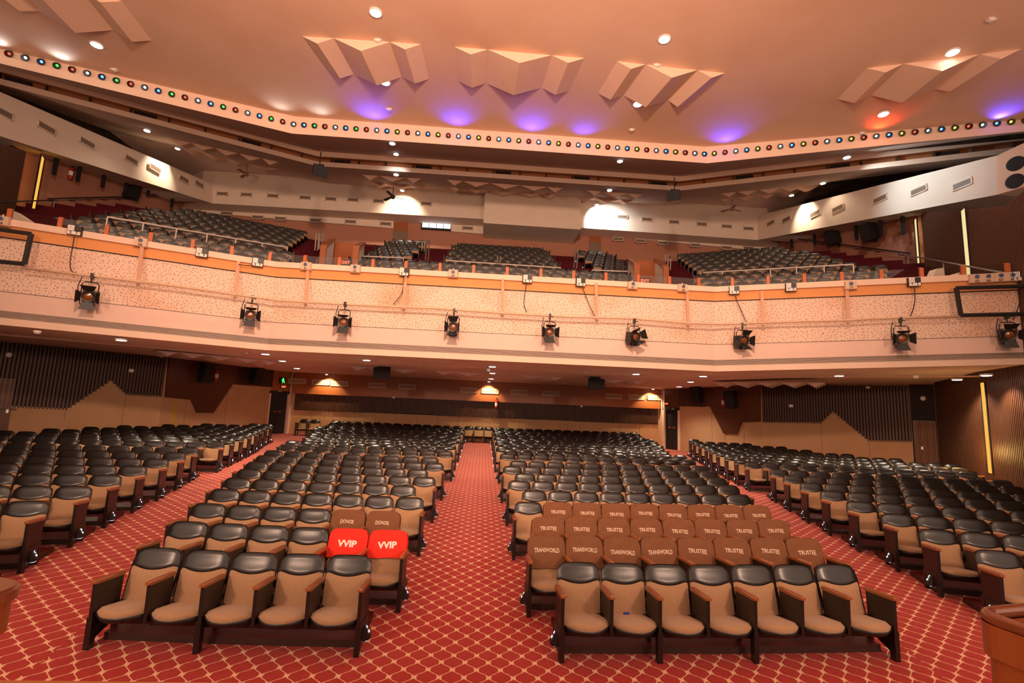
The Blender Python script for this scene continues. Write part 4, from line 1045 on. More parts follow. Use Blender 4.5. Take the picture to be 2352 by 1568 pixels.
for i in range(8):
    tx = 'TRANSWORLD' if i < 4 else 'TRUSTEE'
    r = cover(chair_at('CR', 1, i), tx, False, 50+i, .24, tilt=rz.uniform(-.05, .06), dy=rz.uniform(-.05, .02))
    r['label'] = 'brown %s cover, %s seat from the centre aisle, second row from the stage' % (tx, ORD[i]); r['group'] = 'brown %s covers in the second row' % tx
for i in range(8):
    r = cover(chair_at('CR', 2, i), 'TRUSTEE', False, 70+i, .26, tilt=rz.uniform(-.04, .05), dy=rz.uniform(-.04, .02)); r['label'] = 'brown TRUSTEE cover, %s seat from the centre aisle, third row from the stage' % ORD[i]; r['group'] = 'brown TRUSTEE covers in the third row'
for i in range(1, 9):
    r = cover(chair_at('CR', 3, i), 'TRUSTEE', False, 90+i, .26, tilt=rz.uniform(-.03, .05), dy=rz.uniform(-.05, .02)); r['label'] = 'brown TRUSTEE cover, %s seat from the centre aisle, fourth row from the stage' % ORD[i]; r['group'] = 'brown TRUSTEE covers in the fourth row'
# small blue scrap on a front row seat
c = chair_at('CR', 0, 1); p = (c['x']+.0, c['y']+.36, c['z']+.345)
o = MB().bbox((p[0]-.03, p[1]-.012, p[2]), (p[0]+.03, p[1]+.012, p[2]+.022)).chamfer((p[0], p[1], p[2]+.016), (.05, .018, .02), .006).build('blue_wrapper', mat('blue_wrapper', (.03, .06, .5), .4), base=p)
tag(o, 'small blue wrapper lying on a front row seat', 'wrapper')

# ------------------------------------------------------------------ balcony seats (small in view: one object)
bseats = []
def seat_row(k, seg, s0, s1):
    """row k on stretch seg of the balcony (0 wing, 1 middle, 2 wing); s0..s1 metres from the inner bend (wings) or x range (middle)"""
    d = .25+k*.95+.35; P = offset_path(PAR, d-.0); z = bz(.25+k*.95+.3)
    if seg == 1:
        n = int((s1-s0)/.523)-(k%2)
        for i in range(n): bseats.append(dict(x=s0+(i+.5+.5*(k%2))*.523, y=P[1][1], z=z, rot=0.0, i=i if i < n-1 else n-1, n=n, dirx=1, k=k, seg=1))
    else:
        a, b = (P[1], P[0]) if seg == 0 else (P[2], P[3]); t = (b-a)/np.linalg.norm(b-a); n = int((s1-s0)/.523)
        ang = math.atan2(-t[1], -t[0]) if seg == 0 else math.atan2(t[1], t[0])
        for i in range(n):
            q = a+t*(s0+(i+.5)*.523)
            if abs(q[0]) > 16.9: continue
            bseats.append(dict(x=q[0], y=q[1], z=z, rot=ang, i=i, n=n, dirx=-1 if seg == 0 else 1, k=k, seg=seg))
for k in range(2, 5): seat_row(k, 1, -5.6, 6.3)
for k in range(5, 12):
    for a, b in ((-5.5, -3.1), (-2.0, 3.7), (4.75, 6.9)): seat_row(k, 1, a, b)
for k in range(2, 5):
    seat_row(k, 0, .3, 12.4); seat_row(k, 2, .3, 12.4)
for k in range(5, 12):
    seat_row(k, 0, .3, 12.4); seat_row(k, 2, .3, 12.4)
def keep(c):
    u, v, d = project((c['x'], c['y']+.5, c['z']+.75)); k = c['k']
    if c['seg'] == 1 or c['y'] > 26.7: return c['y'] < 26.7
    f = (k-5)/6
    if c['seg'] == 0: return (245+f*180 if k >= 5 else 190) < u < (655+f*68 if k >= 5 else 700)
    return (1608-f*63 if k >= 5 else 1540) < u < (1960-f*170 if k >= 5 else 2030)
bseats = [c for c in bseats if keep(c)]
stuff_seats(bseats, 'balcony_theatre_seats', 'rows of tan theatre seats with lightened vinyl headrests on the raked balcony', dict(arm='panel', vinyl='litvinyl'))

# ------------------------------------------------------------------ balcony guard: wooden posts and glass panes on the parapet
def onpar(px, d=0.0, z=None):
    """hit the parapet face (shifted d) under a pixel; returns (point, seg index, tangent, outward normal)"""
    P = offset_path(PAR, d)
    for i in (1, 0, 2):
        p = atwall(px, P[i], P[i+1]); a, b = P[i], P[i+1]; t = (b-a)/np.linalg.norm(b-a); s = (p[:2]-a) @ t
        if (i == 1 and 0 <= s <= np.linalg.norm(b-a)) or (i == 0 and s <= np.linalg.norm(b-a)+.01 and p[0] < 0 and p[1] > 0) or (i == 2 and s >= -.01 and p[0] > 0 and p[1] > 0):
            return p, i, t, np.array([t[1], -t[0]])
    return p, i, t, np.array([t[1], -t[0]])
ZCAP = ZP[0]
posts = []
for px in [(23, 490), (140, 505), (246, 527), (347, 543), (443, 560), (533, 573), (620, 588), (701, 597), (780, 604), (857, 608), (933, 608), (1011, 614), (1088, 620), (1165, 623), (1242, 628), (1317, 632), (1391, 637), (1465, 642), (1537, 646), (1604, 650), (1682, 651), (1764, 643), (1847, 641), (1933, 634), (2024, 631), (2116, 628), (2212, 624), (2314, 620)]:
    p, i, t, n = onpar(px, .12); posts.append((p, t, n))
    zb_ = ZCAP; zt_ = ZCAP+.34
    mb = MB(); mb.frame((p[0], p[1], zb_), (*t, 0), (*(-n), 0), (0, 0, 1))
    mb.loft([(-.045, -.05, 0), (.045, -.05, 0), (.045, .05, 0), (-.045, .05, 0)], [(-.045, -.05, zt_-zb_-.04), (.045, -.05, zt_-zb_-.04), (.045, .05, zt_-zb_), (-.045, .05, zt_-zb_)])
    o = mb.build('guard_post', 'post', base=(p[0], p[1], zb_)); tag(o, 'short orange wooden post on the balcony parapet', 'post', 'posts along the balcony parapet')
for (a, ta, _), (b, tb, _) in zip(posts[:-1], posts[1:]):
    A, B = a[:2], b[:2]; L = np.linalg.norm(B-A); t = (B-A)/L; c = (A+B)/2
    if L > 3: continue
    mb = MB(); mb.frame((c[0], c[1], ZCAP), (*t, 0), (-t[1], t[0], 0), (0, 0, 1)); mb.bbox((-L/2+.05, -.005, 0.0), (L/2-.05, .005, .30))
    o = mb.build('guard_glass_pane', 'glass', base=(c[0], c[1], ZCAP)); tag(o, 'clear glass guard pane between two orange posts on the parapet', 'glass pane', 'glass panes along the balcony parapet')

# ------------------------------------------------------------------ pipe, brackets, frames, sockets and cables on the balcony front
pipepx = [(60, 616), (215, 634), (400, 656), (540, 676), (640, 690), (800, 699), (1000, 708), (1158, 719), (1300, 727), (1450, 731), (1580, 742), (1660, 744), (1800, 739), (1950, 735), (2010, 731), (2198, 727)]
PO = -.42
mb = MB(); pp = [onpar(p, PO)[0] for p in pipepx]; mb.tube([tuple(p) for p in pp], .035, 8); base = tuple(pp[8])
t = thing('lighting_pipe', 'long cream lighting pipe hung along the balcony front', 'pipe', base); mb.build('pipe', 'pipe', t, off=base, smooth=True)
for top_, bot2 in [((328, 552), (317, 650)), ((548, 600), (539, 681)), ((708, 612), (702, 697)), ((932, 625), (927, 709)), ((1155, 640), (1154, 722)), ((1369, 650), (1371, 733)), ((1578, 664), (1581, 747)), ((1750, 668), (1753, 747)), ((1945, 660), (1949, 741))]:
    p, i, tt, n = onpar(top_, -.1); q = onpar(bot2, PO)[0]; mb = MB()
    w = np.array([tt[0], tt[1], 0])*.045; a = np.array([p[0], p[1], p[2]]); b = np.array([q[0], q[1], q[2]]); th = np.array([n[0], n[1], 0])*.012
    mb.loft([tuple(a-w-th), tuple(a+w-th), tuple(a+w+th), tuple(a-w+th)], [tuple(b-w-th), tuple(b+w-th), tuple(b+w+th), tuple(b-w+th)])
    mb.build('bracket', 'strap', t, off=base)
cable = [(470, 640), (560, 682), (700, 700), (860, 706)]
# socket boxes with numbers
def words(n):
    T = {'5': 'fifty', '6': 'sixty', '7': 'seventy'}; U = ['', '-one', '-two', '-three', '-four', '-five', '-six', '-seven', '-eight', '-nine']
    return ' and '.join(T[q[0]]+U[int(q[1])] for q in n.split())
def socket_box(px, num, kind, cable_to=None, lab=''):
    p, i, tt, n = onpar(px, -.12); b = (p[0], p[1], p[2])
    t = thing('socket_box', lab, 'socket box', b, group=None)
    fr = lambda m: m.frame((0, 0, 0), (*tt, 0), (0, 0, 1), (*n, 0))
    mb = MB(); fr(mb)
    w, h = (.155, .13)
    if kind == 2: w = .27
    mb.loft([(-w, -h, 0), (w, -h, 0), (w, h, 0), (-w, h, 0)], [(-w+.015, -h+.015, .09), (w-.015, -h+.015, .09), (w-.015, h-.015, .09), (-w+.015, h-.015, .09)]); mb.build('box', 'boxc' if kind != 1 else 'black', t)
    if kind == 1:
        mb = MB(); fr(mb); mb.bbox((-.13, -.03, .085), (.0, .11, .105)); mb.build('face_plate', 'white', t)
        mb = MB(); fr(mb)
        for a, b2 in ((-.095, .03), (-.04, .03), (-.067, .07)): mb.box((a, b2, .106), (.014, .02, .006))
        mb.build('socket_holes', 'blackm', t); mb = MB(); fr(mb); mb.bbox((-.13, -.125, .085), (.13, -.04, .1)); mb.build('number_plate', 'white', t)
        xs = [(-.06, num[0]), (.06, num[1])] if len(num) == 2 else [(0, num)]
    else:
        for cx_, nn in ([(0, num)] if kind == 0 else [(-.12, num.split()[0]), (.12, num.split()[1])]):
            mb = MB(); mb.frame(np.array([*tt, 0])*cx_+np.array([0, 0, .04])+np.array([*n, 0])*.088, (*tt, 0), (0, 0, 1), (*n, 0)); mb.lathe([(.05, 0), (.05, .03), (.035, .035)], 14); mb.build('socket_cap', 'blue', t)
        xs = [(0, num)] if kind == 0 else [(-.12, num.split()[0]), (.12, num.split()[1])]
    mb = MB(); fr(mb)
    for cx_, nn in xs:
        v, f = text2d(nn, .02); mb.add([(q[0]*.095+cx_, q[1]*.095-.075, .106 if kind == 1 else .0925) for q in v], f)
    mb.build('number', 'blackm', t)
    if kind == 0: mb = MB(); mb.frame((0, 0, .14), (1, 0, 0), (0, 1, 0), (0, 0, 1)); mb.lathe([(.02, -.02), (.02, .02), (.01, .04)], 8); mb.build('conduit_nipple', 'boxc', t)
    if cable_to:
        mb = MB(); pts = [np.array(px, float)]+[np.array(q, float) for q in cable_to]; Q = [tuple(np.array(onpar(tuple(q), -.2 if j else -.2)[0])-np.array(b)) for j, q in enumerate(pts)]
        # smooth the run
        S_ = []
        for a, b2, c2 in zip(Q[:-2], Q[1:-1], Q[2:]):
            for u in (0, .33, .66): S_.append(tuple((1-u)**2*(np.array(a)+np.array(b2))/2+2*u*(1-u)*np.array(b2)+u*u*(np.array(b2)+np.array(c2))/2))
        mb.tube([Q[0]]+S_+[Q[-1]], .012, 6); mb.build('cable', 'hem', t)
    return t
for px, num, kind, cab in [((5, 508), '64', 0, None), ((173, 530), '57', 1, [(168, 560), (160, 600), (162, 620), (172, 630)]), ((324, 557), '58', 0, None), ((464, 581), '59', 1, None), ((592, 603), '60', 1, [(580, 610), (565, 610), (548, 607)]), ((704, 612), '61', 0, None), ((817, 618), '62', 0, None), ((929, 625), '63', 1, [(927, 650), (925, 672), (912, 690), (903, 699)]), ((1041, 629), '64', 0, None), ((1211, 641), '65', 1, [(1206, 670), (1202, 700), (1210, 717)]), ((1333, 649), '66', 1, [(1340, 665), (1355, 705), (1366, 726)]), ((1452, 656), '67', 0, None), ((1567, 662), '68', 0, None), ((1686, 667), '69', 1, [(1692, 690), (1708, 725), (1715, 742)]), ((1816, 660), '70', 1, None), ((1953, 656), '71', 0, None), ((2098, 648), '72', 1, [(2103, 680), (2098, 710), (2090, 728)]), ((2253, 640), '65 66', 2, None), ((2308, 637), '67 68', 2, None), ((2338, 635), '68', 1, [(2345, 670), (2340, 705), (2327, 735)])]:
    lab = {0: 'cream socket box with a round cap, number %s, on the parapet edge', 1: 'black socket box with a white plate, number %s, on the parapet edge', 2: 'wide cream socket box with two round caps, numbers %s, on the parapet edge'}[kind] % words(num)
    if px[0] == 1041: lab = 'cream socket box numbered sixty-four on the middle stretch of parapet'
    socket_box(px, num, kind, cab, lab)
# black pipe frames at the two ends
def pipe_frame(pts, label):
    Q = [onpar(p, PO-.02)[0] for p in pts]; b = tuple(Q[1]); t = thing('pipe_frame', label, 'pipe frame', b)
    for a, c in zip(Q[:-1], Q[1:]):
        mb = MB(); mb.tube([tuple(a), tuple(c)], .055, 8); mb.build('frame_bar', 'black', t, off=b)
pipe_frame([(-70, 517), (72, 537), (56, 606), (-70, 594)], 'black pipe frame on the balcony front near socket fifty-seven')
pipe_frame([(2420, 655), (2196, 661), (2207, 724), (2420, 719)], 'black pipe frame on the balcony front near socket seventy-two')
# stage spotlights with barn doors
def spot(px_clamp, px_body, kind, label, yaw=0.0, pitch=-.15, k=1.0):
    p, i, tt, n = onpar(px_clamp, PO); q = onpar(px_body, PO-.0)[0]; b = (p[0], p[1], p[2])
    t = thing('stage_spotlight', label, 'spotlight', b, group='spotlights on the balcony front')
    X, N, Z = np.array([*tt, 0]), np.array([*n, 0]), np.array([0, 0, 1.0]); drop = p[2]-q[2]
    mb = MB(); mb.frame((0, 0, 0), X, N, Z); mb.box((0, 0, -.0), (.06, .13, .14)); mb.tube([(0, .06, .0), (.10, .06, -.04)], .012); mb.tube([(0, 0, -.05), (0, 0, -.16)], .02); mb.build('clamp', 'black', t)
    yw, yh = .17*k, drop; mb = MB(); mb.frame((0, 0, 0), X, N, Z)
    mb.tube([(-yw, 0, -yh), (-yw, 0, -.22), (-yw+.05, 0, -.165), (yw-.05, 0, -.165), (yw, 0, -.22), (yw, 0, -yh)], .014, 6); mb.build('yoke', 'black', t)
    # body frame: axis points to the stage
    ax = N*math.cos(yaw)*math.cos(pitch)+X*math.sin(yaw)*math.cos(pitch)+Z*math.sin(pitch); ax /= np.linalg.norm(ax)
    rt = np.cross(Z, ax); rt /= np.linalg.norm(rt); up = np.cross(ax, rt); o = np.array([0, 0, -drop])
    mb = MB(); mb.frame(o, rt, up, ax)
    r = .14*k
    mb.loft([(-r*.9, -r*1.35, -.30), (r*.9, -r*1.35, -.30), (r*.9, r*.9, -.30), (-r*.9, r*.9, -.30)], [(-r*.9, -r*1.55, .05), (r*.9, -r*1.55, .05), (r*.9, r*.9, .05), (-r*.9, r*.9, .05)])
    mb.loft([(-r*.8, -r*2.0, -.25), (r*.8, -r*2.0, -.25), (r*.8, -r*1.4, -.25), (-r*.8, -r*1.4, -.25)], [(-r*.8, -r*2.0, .03), (r*.8, -r*2.0, .03), (r*.8, -r*1.4, .03), (-r*.8, -r*1.4, .03)])
    body = mb.build('body', 'black', t)
    mb = MB(); mb.frame(o, rt, up, ax); n_ = 18; ro, ri = r*1.05, r*.74
    for a0, a1, z0, z1 in ((ro, ro, .05, .13), (ro, ri, .13, .12), (ri, ri, .12, .07)):
        mb.add([(a0*math.cos(2*math.pi*j/n_), a0*math.sin(2*math.pi*j/n_), z0) for j in range(n_)]+[(a1*math.cos(2*math.pi*j/n_), a1*math.sin(2*math.pi*j/n_), z1) for j in range(n_)], [(j, (j+1) % n_, n_+(j+1) % n_, n_+j) for j in range(n_)])
    mb.build('front_ring', 'black', t)
    mb = MB(); mb.frame(o+ax*.07, rt, up, ax); mb.lathe([(ri, 0), (ri*.8, .012), (ri*.5, .022), (ri*.2, .027)], 18); mb.build('lens', 'amber', t, smooth=False)
    roll = {'wide': .45}.get(kind, 0.0)
    flaps = {'wide': [(0, .9), (1, .8), (2, .85), (3, 1.2)], 'open': [(0, .75), (1, 1.05), (2, 1.15), (3, .2)], 'half': [(0, 1.25), (1, .95), (2, 1.0), (3, .35)], 'shut': [(0, .6), (1, 1.3), (2, 1.1), (3, .9)]}[kind]
    for j, op in flaps:
        a = {0: math.pi/2, 1: 0.0, 2: math.pi, 3: -math.pi/2}[j]+roll
        er = np.array([math.cos(a), math.sin(a)]); et = np.array([-er[1], er[0]]); w0, w1, ln = r*.72, r*1.15, r*1.35
        d = np.array([er[0]*math.cos(op), er[1]*math.cos(op), math.sin(op)]); tt3 = np.array([et[0], et[1], 0]); h0 = np.array([er[0]*ro, er[1]*ro, .13])
        nn = np.cross(tt3, d)*.004
        A = [h0-tt3*w0, h0+tt3*w0, h0+d*ln+tt3*w1, h0+d*ln-tt3*w1]
        mb = MB(); mb.frame(o, rt, up, ax); mb.loft([tuple(v-nn) for v in A], [tuple(v+nn) for v in A]); mb.build('barn_door', 'black', t)
    mb = MB(); mb.frame((0, 0, 0), X, N, Z); cb = [(-yw-.02, .02, -.05), (-yw-.07, .03, -.3), (-yw-.05, .03, -yh), (-yw+.02, 0, -yh-.22), (-yw+.1, -.05, -yh-.28), (-yw+.16, -.1, -yh-.2)]
    mb.tube(cb, .011, 6); mb.build('power_cable', 'hem', t)
    return t
spot((212, 634), (204, 680), 'open', 'black stage spotlight below socket fifty-seven with one barn door swung wide', .1, -.25)
spot((580, 684), (571, 723), 'half', 'black stage spotlight hung below socket sixty', 0, -.12)
spot((793, 699), (788, 740), 'half', 'black stage spotlight hung below socket sixty-two', .15, -.12)
spot((1043, 714), (1040, 751), 'shut', 'black stage spotlight hung below the middle cream socket', 0, -.1)
spot((1263, 726), (1264, 763), 'half', 'black stage spotlight hung between the two black sockets with cables, in the middle', 0, -.1)
spot((1457, 737), (1460, 773), 'wide', 'black stage spotlight with tilted splayed barn doors below socket sixty-seven', .25, -.2)
spot((1705, 746), (1710, 781), 'shut', 'black stage spotlight turned aside below socket sixty-nine', .5, -.15)
spot((2068, 735), (2074, 777), 'half', 'black stage spotlight hung below socket seventy-two', -.1, -.15)
spot((2312, 726), (2319, 768), 'open', 'black stage spotlight clamped to the black pipe frame', -.15, -.2)

# ------------------------------------------------------------------ balcony rails, stair parapets and exit signs
def rail(pxs, ykey, label, group, posts=5, h=.5, m='rail', r=.028):
    P = [np.array(aty(p, y)) for p, y in zip(pxs, ykey)]; b = tuple(P[0]-np.array([0, 0, h])); t = thing('balcony_rail', label, 'rail', b, group=group)
    mb = MB(); mb.tube([tuple(p) for p in P], r, 6); mb.build('handrail', m, t, off=b)
    for k in range(posts):
        u = k/(posts-1)*(len(P)-1); i = min(int(u), len(P)-2); q = P[i]+(P[i+1]-P[i])*(u-i)
        mb = MB(); mb.tube([tuple(q), tuple(q-np.array([0, 0, h]))], r*.8, 6); mb.build('post', m, t, off=b)
    return t
rail([(247, 498), (660, 568)], [16.4, 20.2], 'white rail before the balcony block with the plain pink wall', 'balcony aisle rails', 7, .62)
rail([(826, 588), (927, 592)], [20.3, 20.3], 'short white rail beside the stair parapet and the grey door', 'balcony aisle rails', 3, .55)
rail([(1026, 598), (1288, 615)], [20.3, 20.3], 'white rail before the middle balcony block', 'balcony aisle rails', 6, .55)
rail([(1360, 620), (1455, 624)], [20.3, 20.3], 'short white rail beside the second stair parapet', 'balcony aisle rails', 3, .55)
rail([(1609, 626), (1960, 607)], [20.2, 16.6], 'white rail before the balcony block with the stained wall', 'balcony aisle rails', 7, .62)
def steel_rail(px, y, label):
    P = [np.array(aty(p, yy)) for p, yy in zip(px, y)]; b = tuple(P[0]); t = thing('stair_handrail', label, 'handrail', b, group='steel stair handrails')
    mb = MB(); mb.tube([tuple(p-P[0]) for p in P], .03, 6); mb.build('tube', 'steel', t)
    mb = MB(); mb.tube([tuple(p-P[0]+np.array([.12, 0, 0])) for p in P], .03, 6); mb.build('tube', 'steel', t)
steel_rail([(968, 577), (970, 556), (980, 550), (977, 604)], [22.5, 22.5, 23.5, 20.4], 'steel handrail on the red steps beside the clerestory window')
steel_rail([(1321, 600), (1322, 572), (1318, 616)], [22.5, 22.7, 20.4], 'steel handrail on the red steps before the lit bulkhead bay')
steel_rail([(1143, 588), (1141, 632)], [20.0, 20.0], 'upright steel rail before the middle balcony block')
steel_rail([(723, 575), (727, 536), (737, 530), (733, 572)], [21.5, 21.5, 22.5, 22.5], 'steel handrail beside the stair parapet and the pink wall')
steel_rail([(1527, 612), (1529, 586), (1535, 592), (1534, 620)], [21.5, 21.5, 22.0, 22.0], 'steel handrail beside the second stair parapet')
steel_rail([(726, 607), (728, 597), (742, 583), (742, 600)], [18.6, 18.6, 18.9, 18.9], 'low steel rail at the foot of the stair parapet')
def vomitory(flip, label, wallpx, para, y0, y1):
    """stair well: wooden back wall between two white parapets with brown caps"""
    A, B = aty(wallpx[0], y1), aty(wallpx[1], y1); b = (A[0], y1, B[2]); t = thing('stair_well', label, 'stair well', b)
    mb = MB(); mb.bbox((A[0], y1, B[2]-.4), (B[0], y1+.1, A[2])); mb.build('wood_wall', 'oakband', t, off=b)
    for (x0, ztop_f, x1, ztop_b) in para:
        F0 = aty((x0, ztop_f), y0); B0 = aty((x1, ztop_b), y1-.1); th = .06
        for nm, m, dz0, dz1, w in (('parapet', 'whiteb', -2.2, 0, th), ('cap', 'oakband', 0, .07, th+.06)):
            mb = MB(); mb.loft([(F0[0]-w, y0, F0[2]+dz0), (F0[0]+w, y0, F0[2]+dz0), (F0[0]+w, y0, F0[2]+dz1), (F0[0]-w, y0, F0[2]+dz1)], [(B0[0]-w, y1, B0[2]+dz0), (B0[0]+w, y1, B0[2]+dz0), (B0[0]+w, y1, B0[2]+dz1), (B0[0]-w, y1, B0[2]+dz1)]); mb.build(nm, m, t, off=b)
        w = th+.05
        mb = MB(); mb.bbox((F0[0]-w, y0-.06, F0[2]-2.2), (F0[0]+w, y0, F0[2]+.02)); mb.build('newel', 'oakband', t, off=b)
vomitory(0, 'stair well with white brown-capped parapets beside socket sixty-two', [(770, 557), (822, 612)], [(744, 566, 764, 549), (819, 568, 833, 557)], 18.4, 20.3)
vomitory(1, 'stair well with white brown-capped parapets beside socket sixty-seven', [(1458, 597), (1504, 650)], [(1462, 608, 1447, 595), (1529, 614, 1509, 596)], 18.4, 20.3)
def sign(px, y, w, h, m, text, label, tm='e_red', wf=None):
    c = np.array(aty(px, y)) if wf is None else np.array(wf.pt(*wf.hit(px), .06)); b = tuple(c); t = thing('exit_sign', label, 'exit sign', b)
    ex, n = (np.array([1, 0, 0]), np.array([0, -1, 0])) if wf is None else (np.array([*wf.t, 0])*(1 if wf.t[0] > 0 else -1), np.array([*wf.n, 0]))
    mb = MB(); mb.frame((0, 0, 0), ex, n, (0, 0, 1)); mb.bbox((-w/2, -.05, -h/2), (w/2, .03, h/2)); mb.build('case', 'blackm', t)
    v, f = text2d(text, .03); mb = MB(); mb.frame((0, 0, 0), ex, (0, 0, 1), n); s = min(w*.8/(v[:, 0].max()-v[:, 0].min()), h*.7/(v[:, 1].max()-v[:, 1].min())); mb.add([(p[0]*s, p[1]*s, .034) for p in v], f); mb.build('lit_text', tm, t)
    return t
sign((794, 603), 18.2, .42, .22, None, 'EXIT', 'red lit exit sign before the stair well beside socket sixty-two')
sign((1481, 645), 18.2, .42, .22, None, 'EXIT', 'red lit exit sign before the stair well beside socket sixty-seven')
g = thing('exit_sign', 'small green lit running man sign above the black corner door', 'exit sign', dwl.pt(*dwl.hit((649, 874)), .05))
mb = MB(); mb.frame((0, 0, 0), (*dwl.t, 0), (*dwl.n, 0), (0, 0, 1)); mb.bbox((-.2, -.03, -.14), (.12, .03, .16)); mb.build('case', 'blackm', g)
mb = MB(); mb.frame((dwl.n[0]*.036, dwl.n[1]*.036, 0), (*(-dwl.t), 0), (0, 0, 1), (*dwl.n, 0))
for q in ([(-.02, .07), (.05, .07), (.05, .13), (-.02, .13)], [(-.06, -.02), (.04, -.02), (.06, .06), (-.03, .06)], [(-.09, -.12), (-.05, -.12), (-.0, -.02), (-.05, -.02)], [(.03, -.12), (.07, -.12), (.05, -.02), (.01, -.02)], [(.07, .02), (.11, .0), (.1, .04), (.06, .06)]): mb.add([(a, b_, 0) for a, b_ in q], [(0, 1, 2, 3)])
mb.build('running_man', 'e_green', g)
sign((650, 888), 0, .30, .14, None, 'EXIT', 'small red lit exit sign box above the black corner door', wf=dwl)
sign((1533, 927), 0, .26, .14, None, 'EXIT', 'small red exit sign box above the black double door', wf=dwf)
for wf_, px, lb in ((dwl, (642, 898), 'small green and yellow exit plate on the lintel of the single black door'), (dwf, (1547, 939), 'small green exit plate on the lintel of the black double door')):
    c = wf_.pt(*wf_.hit(px), .06); t = thing('exit_plate', lb, 'exit sign', c); mb = MB(); mb.frame((0, 0, 0), (*wf_.t, 0), (*wf_.n, 0), (0, 0, 1)); mb.bbox((-.1, -.01, -.05), (.1, .01, .05)); mb.build('plate', mat('plate_green', (.05, .18, .04), .5), t)
    v, f = text2d('EXIT', .02); mb = MB(); s = -1 if wf_.t[0] < 0 else 1; mb.frame((0, 0, 0), (*(wf_.t*s), 0), (0, 0, 1), (*wf_.n, 0)); mb.add([(p[0]*.065, p[1]*.065, .012) for p in v], f); mb.build('lettering', mat('plate_text', (.7, .7, .1), .5), t)

for pts, y, lab in (([(2120, 642), (2151, 617), (2167, 615), (2173, 640)], 14.0, 'white wedge-shaped stair cheek before the wall with two lit slots'), ([(2178, 640), (2201, 626), (2213, 625), (2220, 640)], 13.6, 'low white stair cheek beside the wedge-shaped one'), ([(26, 505), (31, 484), (60, 503), (60, 512)], 14.2, 'white triangular stair cheek before the wall with one lit slot')):
    P = [aty(q, y) for q in pts]; P = [p_ if i not in (0, 3) else p_-np.array([0, 0, .5]) for i, p_ in enumerate(P)]; b = tuple(P[0]); mb = MB(); mb.loft([tuple(p_) for p_ in P], [(p_[0], p_[1]+.25, p_[2]) for p_ in P]); o = mb.build('stair_cheek', 'whiteb', base=b); tag(o, lab, 'stair wall')
# ------------------------------------------------------------------ air grilles
def grille(c, ex, n, w, h, label, group, m='vent', md='ventd'):
    t = thing('air_grille', label, 'air grille', tuple(c), group=group)
    fr = lambda mb: mb.frame((0, 0, 0), (*ex, 0) if len(ex) == 2 else ex, (*n, 0) if len(n) == 2 else n, (0, 0, 1))
    mb = MB(); fr(mb); e = .035
    mb.bbox((-w/2, 0, -h/2), (w/2, .03, -h/2+e)); mb.bbox((-w/2, 0, h/2-e), (w/2, .03, h/2)); mb.bbox((-w/2, 0, -h/2), (-w/2+e, .03, h/2)); mb.bbox((w/2-e, 0, -h/2), (w/2, .03, h/2)); mb.build('frame', m, t)
    mb = MB(); fr(mb); k = 6
    for i in range(k): z = -h/2+e+(h-2*e)*(i+.15)/k; mb.bbox((-w/2+e, .004, z), (w/2-e, .02, z+(h-2*e)/k*.6))
    o = mb.build('louvres', md, t); o['kind'] = 'stuff'
    mb = MB(); fr(mb); mb.bbox((-w/2+e, -.005, -h/2+e), (w/2-e, .003, h/2-e)); mb.build('duct_dark', 'slatback', t)
GB = 'air grilles on the back bulkhead'
for px in [(511, 445), (566, 447), (627, 450), (701, 454), (760, 457), (811, 459), (870, 462), (979, 468)]:
    grille(np.array(aty(px, YB-.01)), (1, 0), (0, -1), .62, .24, 'louvred air grille on the white bulkhead on the ceiling fan side', GB)
for px in [(1429, 498), (1486, 504), (1548, 510), (1612, 515), (1669, 520), (1719, 525)]:
    grille(np.array(aty(px, YB-.01)), (1, 0), (0, -1), .62, .24, 'louvred air grille on the white bulkhead on the lit bay side', GB)
for px in [(447, 478), (521, 490), (592, 499), (644, 502), (725, 506), (805, 509), (886, 514), (1074, 524)]:
    grille(np.array(aty(px, 27.6)), (1, 0), (0, -1), .66, .24, 'louvred air grille on the lower white band on the fan side', 'air grilles on the lower white band')
for px in [(1420, 549), (1471, 553), (1522, 558), (1597, 563), (1669, 569), (1719, 570), (1772, 566)]:
    grille(np.array(aty(px, 27.6)), (1, 0), (0, -1), .66, .24, 'louvred air grille on the lower white band beyond the lit bay', 'air grilles on the lower white band')
def side_grilles(pxs, A, B, sgn, label, grp):
    A, B = A[:2], B[:2]; t = (B-A)/np.linalg.norm(B-A); n = np.array([-t[1], t[0]]); n = n if n[0]*sgn < 0 else -n
    for px in pxs:
        c = atwall(px, A, B); c[:2] += n*.01; grille(c, t, n, .66, .27, label, grp)
side_grilles([(5, 258), (107, 294), (200, 328), (301, 367), (356, 387), (422, 412), (457, 423)], lb0, b1[3], -1, 'louvred air grille on the sloping bulkhead above the plain pink wall', 'air grilles on the sloping bulkhead by the plain wall')
side_grilles([(1771, 512), (1807, 504), (1873, 491), (1925, 479), (2022, 457), (2111, 437), (2211, 423)], rb[0], b2[2], 1, 'louvred air grille on the sloping bulkhead by the round ports', 'air grilles on the sloping bulkhead by the ports')
for px in [(683, 875), (737, 878), (780, 881), (867, 885), (935, 888), (1077, 896), (1126, 898), (1193, 901), (1265, 904), (1409, 910), (1461, 912), (1506, 913)]:
    grille(np.array(aty(px, BACKY-.3)), (1, 0), (0, -1), .92, .27, 'white framed air grille on the orange wood band under the balcony', 'air grilles on the orange wood band', 'vent', 'boxc')

